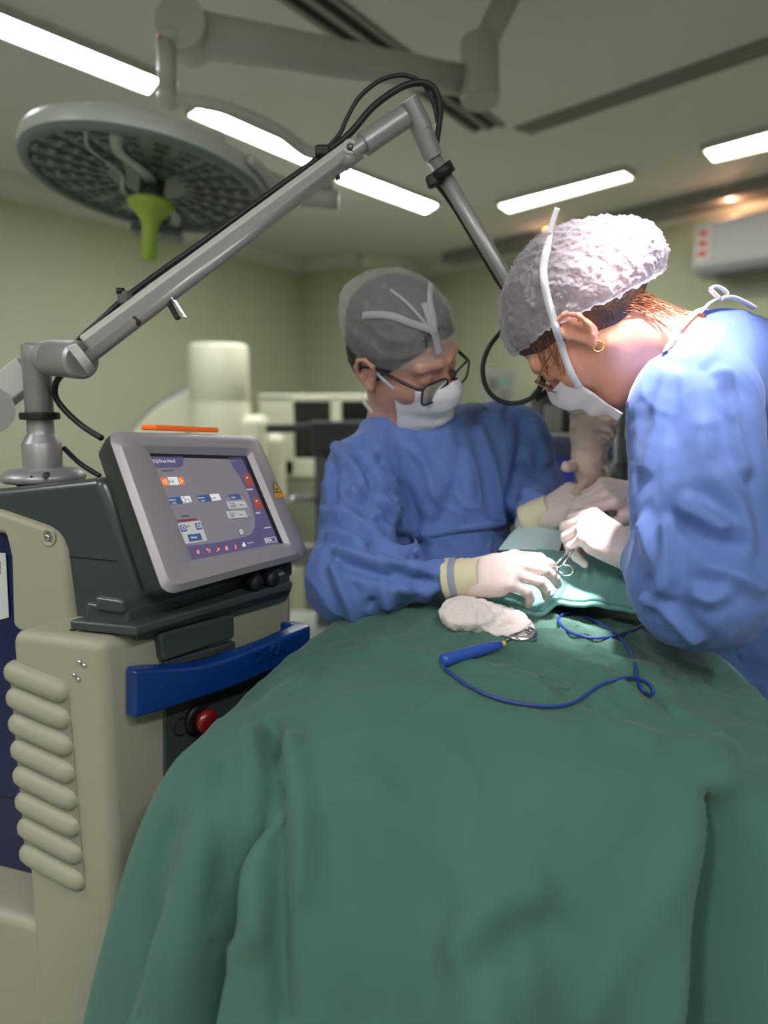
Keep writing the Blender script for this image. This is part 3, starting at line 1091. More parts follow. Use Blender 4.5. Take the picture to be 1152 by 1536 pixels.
mon = obj('monitor', loft(loops), silverP, lm, auto=38)
sc_ = lambda q, c, s: [(c[0] + (x - c[0]) * s, c[1] + (y - c[1]) * s) for x, y in q]
bk = qloop(OUT, -0.012, 0.07)
bc = sum(bk) / len(bk)
lo2 = [bk, [p - sn * 0.012 for p in bk], [bc + (p - bc) * 0.96 - sn * 0.035 for p in bk], [bc + (p - bc) * 0.72 - sn * 0.06 for p in bk]]
obj('monitor_shell', loft(lo2, close_last=True), pm('shell_dark', (46, 52, 52), 0.38), mon, auto=40)
obj('monitor_neck', tube([bc - sn * 0.03, bc - sn * 0.09 - np.array([0, 0, 0.1])], 0.05, 20), charM, lm)
glass = pm('screen_glass', (128, 122, 132), 0.22, emit=0.18, coat=0.2)
obj('screen', prism([scr(x, y, 0.0012) for x, y in SCR], -sn * 0.003), glass, mon, smooth=False)
# shadow line of the recess, drawn as a black strip
obj('recess_shadow_line', prism([scr(x, y, 0.0016) for x, y in ((225, 680), (370, 684), (425, 815), (419, 815), (364, 689), (227, 685))], -sn * 0.002), blackM, mon, smooth=False)

violet = pm('ui_violet', (98, 92, 132), 0.3, emit=0.12)
uiW = pm('ui_white', (205, 204, 206), 0.4, emit=0.3)
uiO = pm('ui_orange', (206, 116, 60), 0.4, emit=0.3)
uiR = pm('ui_red', (150, 72, 64), 0.4, emit=0.2)
uiB = pm('ui_blue', (62, 84, 128), 0.4, emit=0.2)
uiK = pm('ui_ink', (48, 48, 62), 0.4)
uiG = pm('ui_grey', (172, 170, 172), 0.4, emit=0.25)


def Z(x, y):                                   # zoomed crop coordinates to photo pixels
    return 200 + x / 4.608, 660 + y / 4.608


def ui(pts, o, mat, name='screen_panel'):
    return obj(name, prism([scr(*Z(x, y), 0.0014 + o) for x, y in pts], -sn * 0.0002), mat, mon, smooth=False)


def uit(s, x, y, size, mat, o=0.0009, align='LEFT', bold=0.0):
    return obj('screen_text', text_geo(s, size * 0.85, scr(*Z(x, y), 0.0014 + o), sx_, sy_, 0.00005, align, bold), mat, mon, smooth=False)


ui([(125, 112), (340, 112), (348, 135), (344, 170), (325, 188), (156, 192)], 0.0002, violet)
ui([(655, 118), (770, 118), (1006, 712), (408, 828), (356, 734), (560, 712), (760, 672), (815, 650), (842, 600), (840, 530), (800, 380), (740, 260), (690, 190)], 0.0002, violet)
uit('CO', 138, 158, 0.0085, uiW)
uit('2', 167, 163, 0.0055, uiW)
uit('Free Hand', 183, 156, 0.0085, uiW)
uit('Power [W]', 197, 218, 0.0058, uiK)
ui([(184, 262), (232, 258), (250, 312), (207, 316)], 0.0003, uiO)
ui([(236, 256), (302, 254), (318, 308), (254, 312)], 0.0003, uiW)
ui([(304, 256), (342, 254), (360, 306), (322, 308)], 0.0003, uiO)
ui([(200, 288), (226, 268), (234, 306)], 0.0005, uiW)
ui([(206, 288), (223, 275), (229, 300)], 0.0006, uiO)
ui([(317, 266), (345, 282), (328, 302)], 0.0005, uiW)
ui([(321, 272), (338, 282), (328, 295)], 0.0006, uiO)
uit('6.0', 252, 297, 0.0088, uiK)
for i, (x, y, t1, t2) in enumerate(((240, 400, 'Emission', 'mode'), (440, 385, 'Exposure', 'mode'))):
    ui([(x - 2, y), (x + 82, y - 10), (x + 104, y + 38), (x + 20, y + 46)], 0.0003, uiB)
    ui([(x + 86, y - 10), (x + 150, y - 14), (x + 168, y + 28), (x + 106, y + 36)], 0.0003, uiW)
    uit(t1, x + 8, y + 20, 0.0042, uiW)
    uit(t2, x + 30, y + 40, 0.0042, uiW)
uit('UP', 340, 408, 0.005, uiK)
obj('screen_icon', tube([scr(*Z(x, y), 0.0022) for x, y in ((342, 428), (362, 426), (356, 410), (380, 408), (386, 424), (404, 422))], 0.0004, 6), uiK, mon)
uit('Contin.', 538, 407, 0.0048, uiK)
ui([(626, 394), (772, 382), (832, 530), (688, 548)], 0.0003, pm('ui_box', (104, 102, 112), 0.4, emit=0.1))
ui([(629, 397), (769, 385), (829, 528), (690, 545)], 0.0004, pm('ui_boxfill', (140, 136, 144), 0.4, emit=0.15))
ui([(655, 376), (730, 372), (748, 408), (674, 414)], 0.0005, uiB)
uit('Reset', 680, 402, 0.0045, uiW)
for y, a, b in ((420, 'TOTAL\nENERGY', '368.4J'), (488, 'TOTAL\nTIME', '43.1s')):
    ui([(640, y + 6), (770, y), (792, y + 46), (660, y + 54)], 0.0005, uiG)
    obj('screen_text', text_geo(a, 0.0042, scr(*Z(666, y + 28), 0.0023), sx_, sy_, 0.00005), uiK, mon, smooth=False)
    uit(b, 735, y + 34, 0.0045, uiK)
uit('Aiming', 336, 532, 0.006, uiK)
ui([(300, 552), (436, 540), (442, 554), (306, 568)], 0.0003, pm('ui_crimson', (130, 52, 62), 0.4, emit=0.15))
ui([(308, 575), (462, 556), (512, 694), (362, 718)], 0.0003, uiG)
for x, y in ((320, 590), (424, 576)):
    ui([(x, y), (x + 36, y - 6), (x + 54, y + 40), (x + 16, y + 46)], 0.0005, uiB)
    cx_, cy_ = Z(x + 28, y + 18)
    cen = scr(cx_, cy_, 0.0022)
    obj('screen_icon', loop_tube([cen + (sx_ * math.cos(a) + sy_ * math.sin(a)) * (0.0026 + 0.0006 * (k_ % 2)) for k_, a in enumerate(np.linspace(0, 2 * math.pi, 16, endpoint=False))], 0.0004, 5), uiW, mon)
uit('60%', 365, 606, 0.0055, uiK)
ui([(372, 655), (462, 644), (480, 690), (390, 704)], 0.0005, uiB)
uit('Down', 402, 682, 0.0055, uiW)
for x, y, t1 in ((756, 240, 'STAND BY'), (822, 402, 'READY')):
    ui([(x, y), (x + 50, y - 4), (x + 82, y + 70), (x + 30, y + 84)], 0.0004, uiR)
    ui([(x + 22, y + 16), (x + 34, y + 14), (x + 38, y + 22), (x + 26, y + 24)], 0.0006, uiW)
    uit(t1, x + 28, y + 108, 0.0042, uiW, bold=0.00008)
ui([(722, 614), (756, 608), (772, 652), (738, 660)], 0.0004, uiB)
ui([(727, 618), (753, 613), (766, 649), (741, 655)], 0.0005, uiG)
for k_, x in enumerate((422, 492, 560, 620, 682)):
    y = 750 - 8 * k_
    ui([(x, y), (x + 32, y - 6), (x + 48, y + 40), (x + 16, y + 46)], 0.0004, pm('ui_icon', (120, 66, 96), 0.4, emit=0.2))
    cen = np.array(Z(x + 24, y + 20))
    shape = [[(-10, 4), (2, -14), (14, 2), (8, 4), (12, 16), (-2, 18), (-6, 4)], [(-16, -6), (-4, -16), (-2, -10), (12, -8), (18, 8), (10, 16), (0, 16), (10, 6), (6, -2), (-2, -2), (-2, 4)],
             [(-8, 18), (-2, 4), (-2, -8), (8, -14), (6, -6), (12, -2), (16, -8), (14, 4), (4, 8), (-2, 20)], [(-10, -8), (4, -16), (14, 10), (2, 18), (-6, 14)], [(-4, -14), (4, -14), (8, 16), (0, 18)]][k_]
    obj('screen_icon', prism([scr(cen[0] + a / 4.608, cen[1] + b / 4.608, 0.0022) for a, b in shape], -sn * 0.0002), pm('ui_icon_line', (206, 160, 176), 0.4, emit=0.2), mon, smooth=False)
ui([(752, 722), (772, 718), (780, 734), (758, 738)], 0.0004, uiW)
ui([(757, 708), (768, 706), (772, 718), (760, 720)], 0.0004, uiW)
uit('07:31:02 AM', 790, 718, 0.003, uiW)
ui([(906, 680), (980, 668), (992, 702), (918, 714)], 0.0004, uiW)
ui([(909, 683), (977, 671), (988, 700), (921, 711)], 0.0006, violet)
uit('DEKA', 914, 706, 0.0078, uiW, 0.0012, bold=0.0001)
ui([(904, 606), (950, 600), (952, 604), (906, 610)], 0.0004, uiW)
uit('Smart', 675, 150, 0.005, pm('ui_lilac', (150, 140, 180), 0.4, emit=0.2))
# warning sticker on the bezel
tri = [(411, 723), (425, 739), (410.5, 740)]
tri = [Z(970, 285), Z(1032, 360), Z(972, 364)]
obj('warning_sticker', prism([scr(x, y, 0.0098) for x, y in tri], -sn * 0.0003), blackM, mon, smooth=False)
cx_, cy_ = sum(p[0] for p in tri) / 3, sum(p[1] for p in tri) / 3
obj('warning_triangle', prism([scr(cx_ + (x - cx_) * 0.8, cy_ + (y - cy_) * 0.8, 0.0101) for x, y in tri], -sn * 0.0003), pm('warn_yellow', (214, 176, 80), 0.4), mon, smooth=False)
star = []
for k_ in range(16):
    a = 2 * math.pi * k_ / 16
    r_ = 3.0 if k_ % 2 == 0 else 1.1
    star.append(scr(cx_ + r_ * math.cos(a) * 0.8, cy_ + 1 + r_ * math.sin(a), 0.0104))
obj('warning_burst', prism(star, -sn * 0.0003), blackM, mon, smooth=False)
obj('warning_label', prism([scr(*Z(x, y), 0.0098) for x, y in ((976, 366), (1034, 362), (1046, 396), (990, 402))], -sn * 0.0003), pm('warn_orange', (226, 160, 40), 0.4), mon, smooth=False)
obj('warning_digit', text_geo('3', 0.007, scr(*Z(1004, 392), 0.0099), sx_, sy_, 0.00008), uiR, mon, smooth=False)
obj('orange_cap', beam(scr(222, 641, -0.018), scr(318, 645, -0.018), 0.03, 0.008), pm('glowing_orange_plastic', (240, 110, 30), 0.4, emit=0.1), lm, bevel=0.003)  # plastic given a faint glow of its own

# ------------------------------------------------------------------ jointed arm
Yq = 1.2
q_ = pxm(Yq)
ca_ = at(66, 722, Yq)


def zc(y):
    return at(66, y, Yq)[2] - ca_[2]


obj('arm_base', lathe([(0.058, zc(722)), (0.063, zc(718)), (0.062, zc(711)), (0.052, zc(704)), (0.03, zc(701))], ca_, seg=48), alu, lm)
obj('arm_base_pad', lathe([(0.04, zc(727)), (0.04, zc(721))], ca_, seg=32), blackM, lm)
obj('base_slot', lathe([(0.006, 0), (0.005, 0.0006)], at(69, 712, Yq - 0.0605), axis=(0, -0.7, 0.7), seg=18), pm('slot_dark_metal', (60, 58, 58), 0.4, metal=0.5), lm)
obj('base_screw', lathe([(0.002, 0), (0.0015, 0.001)], at(47, 715, Yq - 0.061), axis=(0, -1, 0.3), seg=10), blackM, lm)
obj('arm_column', lathe([(28 * q_, zc(701)), (28 * q_, zc(665)), (27.5 * q_, zc(664)), (19.5 * q_, zc(651)), (19 * q_, zc(650)), (19 * q_, zc(628)), (20 * q_, zc(626)), (20 * q_, zc(545)), (20.6 * q_, zc(544)), (20.6 * q_, zc(530)), (20 * q_, zc(519)), (15 * q_, zc(515))], ca_, seg=40), alu, lm, auto=35)
obj('cable_ring', lathe([(20 * q_, zc(630)), (28 * q_, zc(629)), (28.5 * q_, zc(624)), (28 * q_, zc(619)), (20 * q_, zc(618))], ca_, seg=40), blackM, lm, auto=40)
top = at(64, 536, Yq)
tj = at(121, 540, Yq - 0.09)
dj = unit(tj - top)
obj('shoulder_joint', tube([top, top + dj * 0.028, top + dj * 0.03, top + dj * 0.036, top + dj * 0.038, top + dj * 0.042, tj, tj + dj * 0.004], np.array([22, 23, 25, 25, 23.5, 26, 26, 22]) * q_, 36), alu, lm, auto=35)
obj('column_cap', lathe([(19.8 * q_, 0), (18 * q_, 0.002), (0.001, 0.0025)], at(57, 526, Yq - 0.004) , axis=unit(np.array([-0.35, -0.45, 0.85])), seg=32), aluL, lm)
# counter arm on the left behind the column
ka, kb = at(45, 556, Yq + 0.03), at(-12, 600, Yq + 0.04)
obj('counter_arm', beam(ka, kb, 0.03, 0.05), aluL, lm, bevel=0.004)
obj('counter_joint', tube([at(-14, 615, Yq + 0.05), at(-16, 615, Yq - 0.03)], 0.036, 32), alu, lm, auto=40)
# first arm: flat rail over a round tube
Y0, Y1 = 1.10, 1.27
ra_, rb_ = at(128, 517, Y0), at(527, 222, Y1)
obj('arm_rail', beam(ra_, rb_, 0.016, 0.0245, up=unit(np.array([0.35, -0.25, 1]))), aluL, lm, bevel=0.0035)
ta_, tb_ = at(122, 545, Y0 - 0.0), at(517, 243, Y1)
obj('arm_tube', tube([ta_, tb_], 0.0098, 18), alu, lm)
obj('rail_heel', tube([at(116, 541, Y0 - 0.004), at(128, 533, Y0)], [0.0235, 0.02], 24), aluL, lm, auto=40)
s0, s1, s2, s3 = at(505, 244, Y1 - 0.003), at(545, 217, Y1), at(547, 216, Y1), at(606, 176, 1.29)
obj('arm_collar', tube([at(512, 246, Y1), at(538, 226, Y1)], 0.0135, 20), alu, lm)
obj('wrist_sleeve', tube([s1 - (s3 - s1) * 0.3, s1, s1, s3], [0.0125, 0.0125, 0.0182, 0.0182], 28), alu, lm, auto=35)
obj('rail_eye', lathe([(0.0115, -0.004), (0.012, 0), (0.0115, 0.004), (0.007, 0.0045), (0.0065, 0.003)], at(525, 221, Y1 - 0.012), axis=(0.2, -0.9, 0.1), seg=24), aluL, lm)
obj('rail_bolt', lathe([(0.005, 0), (0.0045, 0.004), (0.002, 0.0035)], at(525, 221, Y1 - 0.0165), axis=(0.2, -0.9, 0.1), seg=14), pm('bolt_dark', (70, 70, 72), 0.3, metal=0.8), lm)
e1_ = at(620, 168, 1.30)
e2_ = at(630, 188, 1.305)
obj('elbow_joint', tube([e1_ - unit(e2_ - e1_) * 0.018, e2_ + unit(e2_ - e1_) * 0.008], 0.0178, 28), alu, lm, auto=35)
obj('elbow_cap', lathe([(0.0176, 0), (0.016, 0.002), (0.001, 0.0022)], e1_ - unit(e2_ - e1_) * 0.018, axis=-(e2_ - e1_), seg=28), aluL, lm)
f0, f1, f2 = at(633, 196, 1.305), at(650, 236, 1.315), at(775, 445, 1.37)
fe = at(862, 592, 1.40)
obj('second_sleeve', tube([f0, f1, f1 + (f1 - f0) * 0.01], [0.017, 0.0162, 0.013], 28), alu, lm, auto=35)
obj('second_tube', tube([f1, f2, fe], 0.0125, 22), alu, lm)
obj('end_joint', tube([at(857, 585, 1.37), at(874, 606, 1.37)], 0.023, 24), alu, lm, auto=35)
obj('end_cap', lathe([(0.0245, -0.02), (0.025, 0.0), (0.022, 0.004), (0.001, 0.005)], at(866, 600, 1.33), axis=(-0.25, -0.95, 0.1), seg=32), aluL, lm, auto=40)
# pads and clips
cl = lambda x, y, Y: at(x, y, Y)
obj('arm_rest', beam(cl(250, 447, 1.15), cl(268, 479, 1.15), 0.012, 0.008), blackM, lm, bevel=0.002)
obj('arm_rest', beam(cl(258, 446, 1.14), cl(278, 477, 1.14), 0.012, 0.003), chrome, lm, bevel=0.001)
obj('tube_clip', beam(cl(200, 476, 1.13), cl(211, 487, 1.13), 0.014, 0.008), blackM, lm, bevel=0.002)
obj('tube_clip', beam(cl(500, 250, 1.27), cl(508, 268, 1.27), 0.02, 0.008), blackM, lm, bevel=0.002)
obj('cable_clip', box(cl(187, 447, 1.14), (0.016, 0.02, 0.02)), pm('clip_grey', (90, 88, 86), 0.4), lm, bevel=0.004)
obj('cable_clip', box(cl(484, 228, 1.28), (0.024, 0.024, 0.018)), blackM, lm, bevel=0.005)
obj('clip_knob', lathe([(0.006, 0), (0.006, 0.008)], cl(181, 441, 1.135), axis=(0, 0, 1), seg=14), blackM, lm)
cdir = unit(f2 - f1)
cuff = f1 + (f2 - f1) * 0.10
obj('cable_cuff', tube([cuff - cdir * 0.009, cuff + cdir * 0.009], 0.0205, 24), blackM, lm)
obj('cuff_ear', box(at(653, 270, 1.32), (0.03, 0.02, 0.02), np.stack([unit(np.array([1, 0, 0.35])), np.array([0, 1.0, 0]), unit(np.array([-0.35, 0, 1]))], 1)), blackM, lm, bevel=0.005)
cabM = pm('black_cable', (26, 27, 30), 0.45)
# cable from the machine up along the rail
P = [at(150, 714, 1.19), at(120, 695, 1.2), at(96, 672, 1.22)]
obj('cable', tube(spline(P, 8), 0.0042, 10), cabM, lm)
P = [at(152, 657, 1.16), at(125, 640, 1.19), at(100, 618, 1.2), at(84, 596, 1.2), at(84, 575, 1.19), at(96, 556, 1.17), at(118, 512, 1.15), at(150, 482, 1.15), at(188, 447, 1.16), at(240, 408, 1.19), at(300, 366, 1.21), at(400, 293, 1.25), at(470, 243, 1.28), at(486, 229, 1.28)]
obj('cable', tube(spline(P, 8), 0.0048, 10), cabM, lm)
for pts, r_ in (([(486, 229), (510, 200), (520, 178), (540, 145), (572, 120), (605, 113), (632, 124), (648, 150), (656, 185), (655, 215), (655, 250)], 0.0036),
                ([(490, 228), (525, 200), (560, 160), (600, 132), (630, 124), (650, 132), (660, 158), (658, 190), (654, 220), (655, 255)], 0.0055)):
    P = [at(x, y, 1.285 + 0.045 * i / (len(pts) - 1)) for i, (x, y) in enumerate(pts)]
    obj('cable', tube(spline(P, 8), r_, 10), cabM, lm)
P = [at(648, 268, 1.345), at(676, 305, 1.36), at(705, 352, 1.375), at(745, 420, 1.39), at(775, 470, 1.39), at(752, 497, 1.37), at(733, 522, 1.36), at(724, 552, 1.355), at(730, 582, 1.35), at(748, 600, 1.345), at(772, 605, 1.34), at(796, 597, 1.335), at(812, 578, 1.33), at(816, 556, 1.33), at(820, 540, 1.36), at(850, 560, 1.40)]
obj('cable', tube(spline(P, 8), np.r_[np.full(40, 0.0038), np.full(41, 0.0042), np.linspace(0.0042, 0.006, 20), np.full(20, 0.006)][:len(spline(P, 8))], 10), cabM, lm)
obj('cable_stub', tube(spline([at(803, 599, 1.35), at(822, 586, 1.35), at(838, 568, 1.37), at(852, 575, 1.4)], 6), 0.006, 10), cabM, lm)
for k_ in range(4):                            # castors under the unit
    a_, b_ = [(0.04, 0.04), (0.3, 0.04), (0.04, 0.45), (0.3, 0.45)][k_]
    obj('caster', lathe([(0.045, -0.02), (0.05, 0), (0.045, 0.02)], M(a_, b_, 0.05), axis=(1, 0, 0), seg=16), blackM, lm)

# ================================================================== operating table, patient, drapes
tabM = pm('table_steel', (150, 152, 154), 0.3, metal=0.8)
ot = thing('operating_table', 'operating table hidden under the green drapes', 'operating table')
tdir = unit(np.array([0.28, 0.96, 0]))
tside = np.array([tdir[1], -tdir[0], 0])
tR = np.stack([tside, tdir, np.array([0, 0, 1.0])], 1)
tc_ = np.array([0.23, 1.3, 0])
obj('mattress', box(tc_ + np.array([0, 0, 0.84]), (0.34, 0.8, 0.08), tR), pm('mattress_black', (30, 30, 32), 0.5), ot, bevel=0.02)
obj('table_frame', box(tc_ + np.array([0, 0, 0.77]), (0.32, 0.76, 0.05), tR), tabM, ot, bevel=0.01)
obj('table_column', box(tc_ + np.array([0, 0, 0.43]), (0.2, 0.26, 0.66), tR), tabM, ot, bevel=0.02)
obj('table_base', box(tc_ + np.array([0, 0, 0.06]), (0.3, 0.6, 0.12), tR), tabM, ot, bevel=0.02)

drapeM = pm('green_drape', (64, 104, 91), 0.85, bump=[(14, 0.35, 0.006), (40, 0.25, 0.003), (900, 0.25, 0.0006)], var=(5, 0.05), sheen=0.15)
tealM = pm('teal_drape', (120, 170, 164), 0.85, bump=[(18, 0.2, 0.003), (900, 0.25, 0.0006)], var=(6, 0.05), sheen=0.15)


def sstep(x, a, b):
    t = np.clip((x - a) / (b - a), 0, 1)
    return t * t * (3 - 2 * t)


def gauss(x, c, s):
    return np.exp(-((x - c) / s) ** 2)


# outline of the raised body under the sheet (x, y), then how it hangs
EDGE = np.array([(-0.225, 0.87), (-0.12, 0.815), (0.03, 0.79), (0.2, 0.785), (0.35, 0.80), (0.46, 0.87), (0.51, 1.0), (0.5, 1.2), (0.48, 1.45), (0.36, 1.62), (0.2, 1.6), (0.12, 1.45), (0.06, 1.27), (-0.05, 1.19), (-0.13, 1.08), (-0.19, 0.97)])
ctr = np.array([0.12, 1.02])
ES = spline(np.c_[EDGE, np.zeros(len(EDGE))], 24, closed=True)[:, :2]
eang = np.unwrap(np.arctan2(ES[:, 1] - ctr[1], ES[:, 0] - ctr[0]))
o_ = np.argsort(np.mod(eang, 2 * math.pi))
ea_s = np.mod(eang, 2 * math.pi)[o_]
er_s = np.hypot(ES[:, 0] - ctr[0], ES[:, 1] - ctr[1])[o_]


def edge_r(t):
    return np.interp(np.mod(t, 2 * math.pi), ea_s, er_s, period=2 * math.pi)


def ztop(x, y):
    z = 1.075 + 0.055 * sstep(y, 0.82, 1.3) - 0.035 * gauss(x, 0.3, 0.13) * gauss(y, 1.24, 0.1)
    z = z + 0.02 * gauss(x, 0.12, 0.2) - 0.018 * sstep(-x, 0.03, 0.24)
    z = z - 0.03 * sstep(x, 0.34, 0.5) * (y < 1.4)
    return z


def pang(px, py, Y):
    p = at(px, py, Y)
    return math.atan2(p[1] - ctr[1], p[0] - ctr[0])


NT, NS = 540, 150
th = np.linspace(0, 2 * math.pi, NT, endpoint=False)
ss = np.r_[np.linspace(0.02, 0.9, 70), np.linspace(0.9, 1.0, 20)[1:], np.linspace(1.0, 2.0, 70)[1:]]
T, S = np.meshgrid(th, ss, indexing='ij')
R = edge_r(T)
top = np.minimum(S, 1.0)
hang = np.clip(S - 1.0, 0, 1)                 # 0 at the edge, 1 at the hem
arc = 0.045
frontm0 = np.exp(-((np.mod(T - math.radians(262) + math.pi, 2 * math.pi) - math.pi) / 0.8) ** 2)
# profile: round over the edge then fall
drop = 0.78 * hang
out = (arc + 0.05 * frontm0) * (1 - np.exp(-drop / (0.05 + 0.06 * frontm0))) + drop * 0.10
leftside = np.clip(-np.cos(T - math.radians(158)), -1, 1)
near_mach = np.exp(-((np.mod(T - math.radians(150) + math.pi, 2 * math.pi) - math.pi) / 0.75) ** 2)
frontm = np.exp(-((np.mod(T - math.radians(262) + math.pi, 2 * math.pi) - math.pi) / 0.8) ** 2)
cornl = np.exp(-((np.mod(T - math.radians(212) + math.pi, 2 * math.pi) - math.pi) / 0.35) ** 2)
out = out * (1 - 0.55 * near_mach) + drop * (0.16 * cornl + 0.06 * frontm)


def da(t0):
    return np.mod(T - t0 + math.pi, 2 * math.pi) - math.pi


F1 = pang(408, 1150, 0.8)
F2 = pang(720, 1400, 0.75)
F3 = pang(1165, 1240, 0.74) + (pang(1085, 1500, 0.69) - pang(1165, 1240, 0.74)) * np.clip((drop - 0.05) / 0.2, 0, 1.6)
amp3 = sstep(drop, 0.0, 0.24)
F4 = pang(270, 1300, 0.85)
amp = np.clip(drop / 0.28, 0, 1) ** 0.9
fold = 0
fold = fold - 0.095 * gauss(da(F1), 0, 0.035) + 0.035 * gauss(da(F1 - 0.10), 0, 0.05) + 0.012 * gauss(da(F1 + 0.1), 0, 0.06)
fold = fold + 0.026 * gauss(da(F2), 0, 0.10) - 0.016 * gauss(da(F2 + 0.2), 0, 0.1) - 0.014 * gauss(da(F2 - 0.17), 0, 0.09)
fold3 = -0.36 * gauss(da(F3), 0, 0.07) + 0.03 * gauss(da(F3 - 0.17), 0, 0.1) + 0.05 * gauss(da(F3 + 0.17), 0, 0.08)
fold = fold + 0.02 * gauss(da(F4), 0, 0.07) - 0.02 * gauss(da(F4 - 0.14), 0, 0.05) - 0.015 * gauss(da(F4 + 0.14), 0, 0.06)
nz = noise(np.c_[np.cos(T).ravel() * 3.2, np.sin(T).ravel() * 3.2, np.full(T.size, 3.3) + hang.ravel() * 0.8]).reshape(T.shape)
nz2 = noise(np.c_[np.cos(T).ravel() * 9, np.sin(T).ravel() * 9, np.full(T.size, 8.3) + hang.ravel() * 1.5]).reshape(T.shape)
backm = (np.sin(T - 0.2) > 0)
fold = fold + (0.02 + 0.02 * backm) * nz * (1 - 0.6 * near_mach) + 0.008 * nz2
lump = 0.018 * gauss(drop, 0.16, 0.07) * gauss(da(F2 + 0.06), 0, 0.2)   # bulge of the feet under the cloth
rad = top * R + out + fold * amp + fold3 * amp3 + lump
X = ctr[0] + rad * np.cos(T)
Yg = ctr[1] + rad * np.sin(T)
Zt = ztop(ctr[0] + top * R * np.cos(T), ctr[1] + top * R * np.sin(T))
# edges sink a little before they fall
Zg = Zt - (0.02 + 0.055 * frontm) * top ** 3.2 - np.maximum(0, drop - 0.03 * (1 - np.exp(-drop / 0.03)) * (1 - frontm))
Pt = np.c_[X.ravel(), Yg.ravel(), Zg.ravel()]
# wrinkles of the loose cloth on the plateau
w1 = ridged(np.c_[X.ravel() * 9 + Yg.ravel() * 4, Yg.ravel() * 15 - X.ravel() * 5, np.zeros(X.size)], 3)
w2 = ridged(np.c_[X.ravel() * 17, Yg.ravel() * 28 + X.ravel() * 10, np.full(X.size, 5.0)], 3)
msk = (gauss(X.ravel(), 0.27, 0.17) * gauss(Yg.ravel(), 1.03, 0.15))
wr = (0.010 * w1 + 0.006 * w2) * msk * (top.ravel() > 0.05) + 0.004 * w1 * (1 - msk) * (1 - amp.ravel())
Pt[:, 2] += wr * (1 - sstep(hang.ravel(), 0.0, 0.16))
Pt += 0.0035 * noise(Pt * 16)[:, None] * np.array([0.3, 0.5, 0.8])


DCR = [([(330, 1052), (400, 1075), (412, 1110)], 0.014, -0.007), ([(405, 1072), (425, 1095), (440, 1125)], 0.012, 0.007), ([(560, 965), (640, 985), (760, 1012), (820, 1040)], 0.016, 0.007),
       ([(830, 990), (900, 1010), (960, 1060)], 0.012, 0.009), ([(780, 1000), (850, 1035), (930, 1075)], 0.012, -0.006), ([(830, 930), (880, 960), (930, 975)], 0.012, 0.009),
       ([(440, 990), (520, 985), (620, 960)], 0.018, 0.006), ([(860, 945), (900, 985), (985, 1010)], 0.010, 0.008), ([(1085, 1150), (1040, 1260), (960, 1400), (880, 1530)], 0.022, 0.009),
       ([(690, 1420), (735, 1360), (800, 1335)], 0.022, 0.014), ([(720, 1440), (790, 1400), (830, 1390)], 0.02, -0.009), 
       ([(408, 1085), (412, 1180), (420, 1300), (418, 1420), (425, 1530)], 0.013, -0.016), ([(440, 1120), (450, 1240), (446, 1330)], 0.016, 0.010), ([(385, 1100), (378, 1240), (385, 1400)], 0.016, 0.011),
       ([(232, 1190), (270, 1120), (330, 1058)], 0.014, 0.008), ([(250, 1250), (228, 1380), (200, 1530)], 0.014, -0.010), ([(300, 1180), (290, 1330), (270, 1520)], 0.02, 0.010), ([(340, 1150), (335, 1300), (330, 1500)], 0.014, -0.010),
       ([(290, 1400), (340, 1388), (395, 1360)], 0.008, 0.006), ([(290, 1440), (350, 1428), (395, 1395)], 0.008, 0.006), ([(560, 1180), (600, 1230), (690, 1290)], 0.025, 0.006), ([(500, 1250), (540, 1400), (560, 1530)], 0.03, -0.008),
       ([(470, 1010), (420, 1040), (360, 1050)], 0.014, 0.006), ([(900, 1080), (980, 1110), (1090, 1120)], 0.018, 0.007), ([(640, 1030), (760, 1075), (860, 1090)], 0.02, 0.005), ([(980, 1040), (1020, 1075), (1060, 1090)], 0.012, -0.010)]
_F = np.array([(i * len(ss) + k, i * len(ss) + k + 1, ((i + 1) % NT) * len(ss) + k + 1, ((i + 1) % NT) * len(ss) + k) for i in range(NT) for k in range(len(ss) - 1)])
_b = BVHTree.FromPolygons([Vector(p) for p in Pt], [tuple(q) for q in _F.tolist()])
_n = np.cross(Pt[_F[:, 2]] - Pt[_F[:, 0]], Pt[_F[:, 3]] - Pt[_F[:, 1]])
_N = np.zeros_like(Pt)
for k_ in range(4):
    np.add.at(_N, _F[:, k_], _n)
_N /= np.linalg.norm(_N, axis=1)[:, None] + 1e-12
_c = np.array([ctr[0], ctr[1], 0.6])
_N *= np.sign(((Pt - _c) * _N).sum(1))[:, None]
for pix, wd2, dp in DCR:
    pts = []
    for x, y in pix:
        h_ = _b.ray_cast(Vector(CAM), Vector(ray(x, y)).normalized())
        if h_[0] is not None:
            pts.append(np.array(h_[0]))
    if len(pts) > 1:
        d2 = segdist(Pt, spline(pts, 4))
        Pt += _N * (1.2 * dp * np.exp(-(d2 / wd2) ** 2))[:, None]
Pt[:, 2] = np.maximum(Pt[:, 2], 0.25)
G = Pt.reshape(NT, len(ss), 3)
V = list(Pt)
ns = len(ss)
F = []
for i in range(NT):
    j = (i + 1) % NT
    for k in range(ns - 1):
        F.append((i * ns + k, i * ns + k + 1, j * ns + k + 1, j * ns + k))
V.append(np.array([ctr[0], ctr[1], G[:, 0, 2].mean()]))
for i in range(NT):
    F.append((i * ns, ((i + 1) % NT) * ns, len(V) - 1))
drape = obj('surgical_drape', (V, F), drapeM)
tag(drape, 'large green cloth drape hanging over the patient and the table end', 'drape')
bvh = BVHTree.FromPolygons([Vector(p) for p in V], F)


